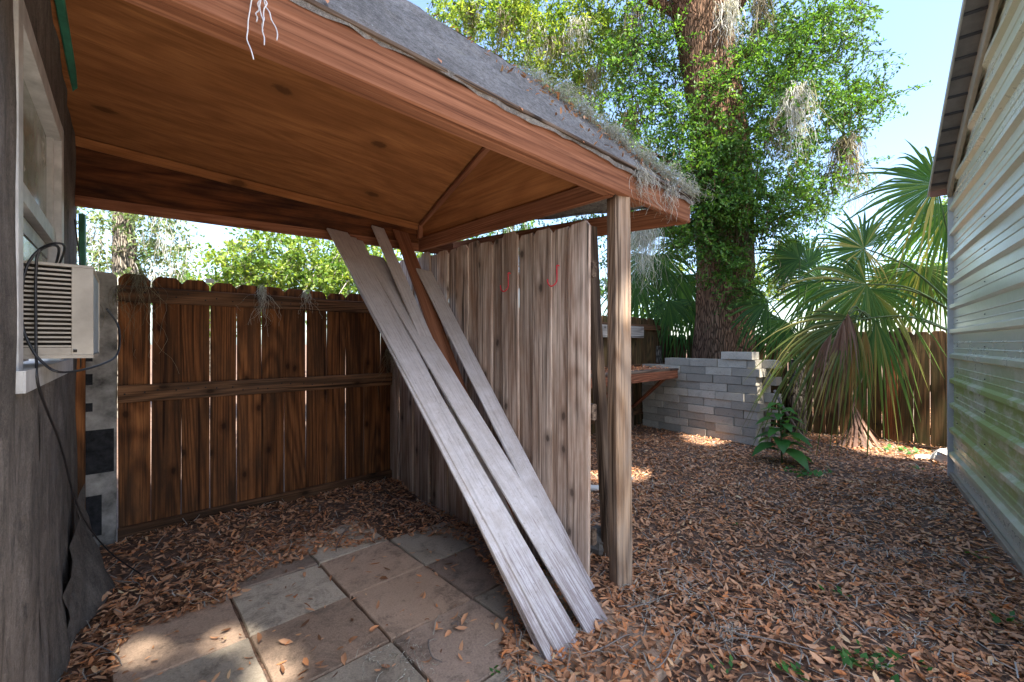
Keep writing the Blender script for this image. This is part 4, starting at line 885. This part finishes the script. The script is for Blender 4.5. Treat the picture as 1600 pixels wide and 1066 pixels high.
# ------------------------------------------------------------------ small plants
def leaf_obj(parent, base, d, L, wd, mat='plant', name='leaf', droop=.3, rnd=.5):
    d = Vector(d).normalized(); s = d.cross(UP).normalized(); n_ = s.cross(d); v = []; f = []
    st = ((0, .08), (.25, .7), (.5, 1), (.75, .7), (1, .03))
    for (k, w_) in st:
        c = d*L*k - UP*droop*L*k*k; v += [c - s*wd/2*w_ + n_*wd*.12*w_, c - n_*.0, c + s*wd/2*w_ + n_*wd*.12*w_]
    for i in range(4): f += [(3*i, 3*i+1, 3*i+4, 3*i+3), (3*i+1, 3*i+2, 3*i+5, 3*i+4)]
    return mesh_np(name, [tuple(x) for x in v], f, M[mat], parent, Matrix.Translation(Vector(base)), attrs={'rnd': [rnd]*8}, smooth=True)
plb = gp(1222, 722); pl = empty('broad_leaved_plant', plb, 'bright green broad-leaved plant growing by the end of the block wall', 'plant')
tube('stem', smooth_pts([plb - UP*.03, plb + V(-.01, 0, .3), plb + V(-.03, .02, .64)], 5), .008, M['stem'], pl)
for k in range(26):
    h_ = .10+.54*(k/25); a = k*2.4; ll = .46*(1-.5*h_/.62)*R.uniform(.8, 1.1)
    leaf_obj(pl, plb + V(-.015, 0, h_), (math.cos(a), math.sin(a), .35+.5*(h_-.2)), ll, ll*.44, droop=.6, rnd=R.random())
wdpos = [(1262, 745, .10, 16), (1240, 738, .09, 14), (1290, 742, .07, 10), (1430, 735, .07, 10), (1340, 1035, .06, 18), (1365, 1050, .06, 14), (1410, 1040, .05, 10), (1245, 1055, .05, 12), (1320, 935, .05, 8), (1150, 823, .04, 6), (1430, 712, .12, 12), (1395, 705, .10, 10), (1585, 975, .06, 10), (775, 1056, .03, 6), (1140, 1048, .035, 6), (1520, 870, .05, 8)]
wlab = ['low weed clump at the foot of the broad-leaved plant', 'low weed clump beside the broad-leaved plant, nearest the block wall', 'spreading weeds just right of the broad-leaved plant', 'tiny weed in front of the mossy fence near the shed corner']
for k, (x, y, s, n) in enumerate(wdpos):
    b = gp(x, y); lab = {0: wlab[0], 1: wlab[1], 2: wlab[2], 10: 'leafy green weed in the sun at the foot of the mossy fence', 11: 'pale leafy weed beside the dry palm sheath', 13: 'tiny green sprout at the corner of a patio slab', 3: wlab[3], 4: 'bright leafy weed in the thickest green patch on the open leaf litter', 5: 'bright leafy weed in the thickest green patch on the open leaf litter', 6: 'bright leafy weed in the thickest green patch on the open leaf litter', 12: 'weed close to the ribbed wall of the metal shed', 15: 'weed close to the ribbed wall of the metal shed'}.get(k, 'small green weed sprouting through the dead leaves of the open yard')
    e = empty('weed', b, lab, 'weed', 'weeds in the leaf litter')
    vs = []; fs = []; cs = []
    for i in range(n):
        a = R.random()*6.28; d = Vector((math.cos(a), math.sin(a), R.uniform(.2, .9))).normalized(); sd_ = d.cross(UP).normalized(); L = s*R.uniform(.5, 1); st = b + V(R.gauss(0, s*.8), R.gauss(0, s*.5), .015)
        i0 = len(vs); vs += [st, st + d*L*.5 + sd_*L*.28, st + d*L, st + d*L*.5 - sd_*L*.28]; fs.append((i0, i0+1, i0+2, i0+3)); cs.append(R.random())
    mesh_np('leaves', np.array([tuple(p-b) for p in vs]), fs, M['plant'], e, Matrix.Translation(b), attrs={'rnd': cs}, kind='stuff')
# twigs on the ground
twg = [((1105, 868), (1125, 925)), ((1100, 950), (1150, 1040)), ((1065, 995), (1020, 1060)), ((1010, 985), (965, 1050)), ((925, 1030), (990, 1000)), ((800, 925), (812, 1066)), ((545, 830), (525, 870)), ((600, 770), (640, 800)), ((650, 780), (690, 815)), ((1150, 1000), (1280, 1030)), ((1130, 770), (1140, 810)), ((1350, 1000), (1400, 990)), ((130, 1015), (190, 1050)), ((180, 915), (220, 925)), ((1200, 880), (1260, 900)), ((980, 960), (1060, 935)), ((670, 1010), (690, 1045)), ((705, 985), (725, 990))]
for k, (p, q_) in enumerate(twg):
    a = gp(*p) + UP*.028; b = gp(*q_) + UP*.028; m1 = mid(a, b, .35) + V(R.uniform(-.02, .02), R.uniform(-.02, .02), .012); m2 = mid(a, b, .7) + V(R.uniform(-.02, .02), R.uniform(-.02, .02), .006)
    tube('twig', smooth_pts([a, m1, m2, b], 4), [.0045 - .0002*i for i in range(13)], M['twig'], sides=5, label={4: 'grey twig touching the foot of the leaning boards', 5: 'long straight twig along the patio edge beside the leaning boards', 6: 'twig poking onto the far edge of the patio', 7: 'twig near the corner of the two fences', 8: 'twig at the foot of the grey fence panel', 12: 'bent twig at the foot of the tar-paper wall', 13: 'short twig beside the torn tar-paper flap', 15: 'twig in front of the square wooden post', 16: 'thin bare twig lying on the patio slabs', 17: 'thin bare twig lying on the patio slabs'}.get(k, 'thin bare grey twig lying on the dead leaves of the open yard'), cat='twig', group='twigs on the patio' if k in (16, 17) else 'twigs on the ground')
mesh_np('twig_debris', DEBRIS[0], DEBRIS[1], M['moss'], attrs={'rnd': DEBRIS[2]*.6}, kind='stuff', label='fine grey twig bits strewn over the dead leaves')
gt = [gp(*p) for p in ((1290, 745), (1440, 800), (1470, 815), (1150, 1000), (1135, 990), (1400, 870), (1160, 765), (1010, 950), (1500, 930), (1420, 1000), (1050, 905), (1330, 860), (1270, 980), (1480, 880), (600, 1040), (640, 1050), (1080, 940), (1220, 900), (1380, 790))]
an = [tuple(p + UP*.045) for p in gt]; v, f, a = moss_mesh(an, [.07]*len(an), (.055, .055, .006), 900, 501, wdt=.0028, step=6, wav=3.0); v[:, 2] = np.maximum(v[:, 2], .012)
mesh_np('fallen_moss', v, f, M['moss'], attrs={'rnd': a}, kind='stuff', label='wisps of fallen grey moss on the dead leaves')
# stone by the post, pipe, pale stone
def stone(name, c, r, label, mat, seed, squash=.6):
    g = np.random.default_rng(seed); v = []; f = []; n, m = 10, 7; ph = g.uniform(0, 6, 4)
    for j in range(m+1):
        for i in range(n):
            th = math.pi*j/m; a = 2*math.pi*i/n; k = 1+.15*math.sin(3*a+ph[0]+j)+.12*math.sin(2*a-j*1.3+ph[1])+.06*g.normal()
            v.append((r*k*math.sin(th)*math.cos(a), r*.8*k*math.sin(th)*math.sin(a), r*squash*math.cos(th)*(1+.1*g.normal())))
    f = [(j*n+i, (j+1)*n+i, (j+1)*n+(i+1) % n, j*n+(i+1) % n) for j in range(m) for i in range(n)]
    return mesh_pd(name, v, f, M[mat], None, Matrix.Translation(Vector(c)), label=label, cat='stone')
p_ = gp(940, 862); stone('stone', (p_.x, p_.y, .07), .11, 'dark rough stone wedged behind the post', 'stone', 1, .8)
p_ = gp(1478, 722); stone('stone', (p_.x, p_.y, .06), .13, 'pale sunlit stone at the far corner of the metal shed', 'whitestone', 2, .7)
p_ = gp(1445, 718); stone('stone', (p_.x, p_.y, .02), .10, 'flat pale stone lying beside the larger one near the shed corner', 'whitestone', 3, .35)
tube('pipe', smooth_pts([gp(880, 757) + UP*.03, gp(925, 768) + UP*.03, gp(948, 765) + UP*.035, gp(985, 752) + UP*.03], 5), .028, M['pvc'], sides=10, label='white plastic pipe lying on the leaves behind the post', cat='pipe')

# ------------------------------------------------------------------ moss on roof, fence and by the post
def on_hip(k, o=0): return mid(ridE, eT, k) + UP*.02 + V(R.gauss(0, .03), R.gauss(0, .03), R.uniform(0, .03))
an = [on_hip(R.uniform(-.02, .97)) for _ in range(90)]
v, f, a = moss_mesh(an, [.15]*90, (.035, .035, .012), 4200, 400, wdt=.0032, step=9, wav=1.7)
o = Vector(an[0]); mesh_np('spanish_moss', v-np.array(o), f, M['moss'], None, Matrix.Translation(o), attrs={'rnd': a}, label='tangled grey moss draped along the hip of the felt roof', cat='moss', group='grey moss strands hanging about')
moss_thing('spanish_moss', 'grey moss beard dangling from the roof edge above the post', [fas(.20+R.uniform(-.05, .06), -.04, Z0+.16) for _ in range(6)] , [.26]*6, (.02, .015, .02), 130, 401, wdt=.003, wav=.7)
moss_thing('spanish_moss', 'short grey moss tuft at the very tip of the roof corner', [fas(.50+R.uniform(-.05, .06), -.04, Z0+.15) for _ in range(6)], [.24]*6, (.02, .015, .02), 90, 402, wdt=.003, wav=.7)
moss_thing('spanish_moss', 'silvery moss bunch hanging in front of the palmetto beside the post', [at(1005+R.uniform(-8, 8), 330+R.uniform(0, 30), 4.4) for _ in range(10)], [.75]*10, (.04, .04, .06), 420, 403, wdt=.0045, wav=.55)
mf = [((408, 452), .34, 90, 'thick moss strand hanging on the middle of the dark fence'), ((478, 455), .22, 50, 'short moss wisp on the dark fence near the leaning boards'), ((217, 425), .62, 90, 'long thin moss strand down the dark fence near the outbuilding'), ((605, 545), .5, 70, 'moss strand hanging in the corner where the two fences meet'), ((183, 452), .2, 25, 'tiny moss wisp on the top rail by the pale end board')]
for k, ((x, y), ln, n, lb_) in enumerate(mf):
    p = onv(x, y, FL + VV*.065, U); moss_thing('spanish_moss', lb_, [p + U*R.uniform(-.02, .02) + UP*R.uniform(-.02, .02) for _ in range(4)], [ln]*4, (.012, .006, .02), n, 410+k, wdt=.003, wav=.5, mat='moss' if k < 2 else 'mossbr')
# branch carrying the moss bunch, from the oak
tube('limb', smooth_pts([at(1118, 285, 7.0), at(1060, 300, 6.0), at(1030, 318, 5.0), at(1003, 330, 4.35)], 6), [.03-.0012*i for i in range(19)], M['bark'], oak, 6)
hp = np.array([tuple(mid(mid(ridE, eT, k), mid(ridL, eL, k), R.random()**2*.35) + UP*.012) for k in [R.uniform(0, .95) for _ in range(260)]])
v, f, a = leaves(hp, .015, .05, .5, 19, .15); mesh_np('roof_debris', v, f, M['litter'], can, Matrix.Identity(4), attrs={'rnd': a}, kind='stuff')
# dry leaves lying on the felt
for k, (x, y) in enumerate(((508, 5), (685, 98), (812, 172), (908, 222))):
    rr_ = Vector(((x-800)/F, 1, (HOR-y)/F)); n_ = (eT-eL).cross(ridL-eL).normalized(); t_ = (eL-cam.location).dot(n_)/rr_.dot(n_); p = cam.location + rr_*t_
    d_ = U.cross(n_).normalized(); d_ = d_ if d_.z < 0 else -d_; s_ = n_.cross(d_); n2 = n_ if n_.dot(rr_) < 0 else -n_
    c = p + n2*.008; v = [-d_*.02, s_*.010 + n2*.003, d_*.022, -s_*.010 + n2*.004]
    mesh_np('dry_leaf', [tuple(q) for q in v], [(0, 1, 2, 3)], M['litter'], None, Matrix.Translation(c), attrs={'rnd': [.85]}, label='single dry pinkish leaf stuck to the felt roof', cat='leaf', group='dry leaves on the felt roof')

# ------------------------------------------------------------------ unseen oak added behind the metal shed, crown shaped to shade the yard
PATCH = [(gp(x, 1036-(x-190)*.21), .085) for x in range(175, 400, 22)] + [(gp(430, 1058), .10), (gp(985, 738), .26), (gp(935, 745), .22), (gp(1105, 688), .30), (gp(1420, 712), .5), (gp(1340, 700), .18), (gp(1480, 722), .35), (Vector((3.0, 5.9, .45)), .22), (Vector((2.85, 6.1, .15)), .15), (Vector((.66, 2.33, 1.7)), .12)]  # spots kept sunlit by gaps cut in the added crown
def shade_tree(label, base, crown_c, rad, n, seed):
    g = np.random.default_rng(seed); e = empty('shade_tree', base, label, 'tree'); base = Vector(base); cc = np.array(crown_c)
    trunk('trunk', [base - UP*.1, mid(base, Vector(crown_c), .5), Vector(crown_c)], [.35, .28, .12], M['bark'], e, 14, .05, seed)
    sub = norm(g.normal(0, 1, (90, 3)))*g.uniform(.25, 1, (90, 1))**.6*np.array(rad)+cc
    P = sub[g.integers(0, 90, n)]+g.normal(0, .5, (n, 3)); S = np.array(TO_SUN)
    keep = np.ones(n, bool)
    for (p, r_) in PATCH:
        d = P-np.array(p); t = d@S; q = d-t[:, None]*S; keep &= np.linalg.norm(q, axis=1) > r_+.06
    gp_ = P - S[None]*(P[:, 2]/S[2])[:, None]; keep &= ~((gp_[:, 1] < 1.4) & (gp_[:, 0] > -1.5))  # crown also cut open so sun reaches the ground behind the camera
    P = P[keep]; n = len(P); u = norm(g.normal(0, 1, (n, 3))+np.array([0, 0, .8])); a = norm(np.cross(u, g.normal(0, 1, (n, 3)))); b = np.cross(u, a); L = g.uniform(.14, .3, (n, 1))
    q = np.stack([P-a*L, P-b*L*.5, P+a*L, P+b*L*.5], 1).reshape(-1, 3)
    mesh_np('crown', q-np.array(base), np.arange(4*n).reshape(-1, 4), M['oakleaf'], e, Matrix.Translation(base), attrs={'rnd': g.random(n)})
cc_ = Vector((.9, 3.1, 1.0)) + TO_SUN*17
shade_tree('broad unseen oak added well behind the metal shed to shade the yard', (cc_.x+.4, cc_.y-.3, 0), tuple(cc_), (5.2, 4.2, 2.6), 22000, 91)
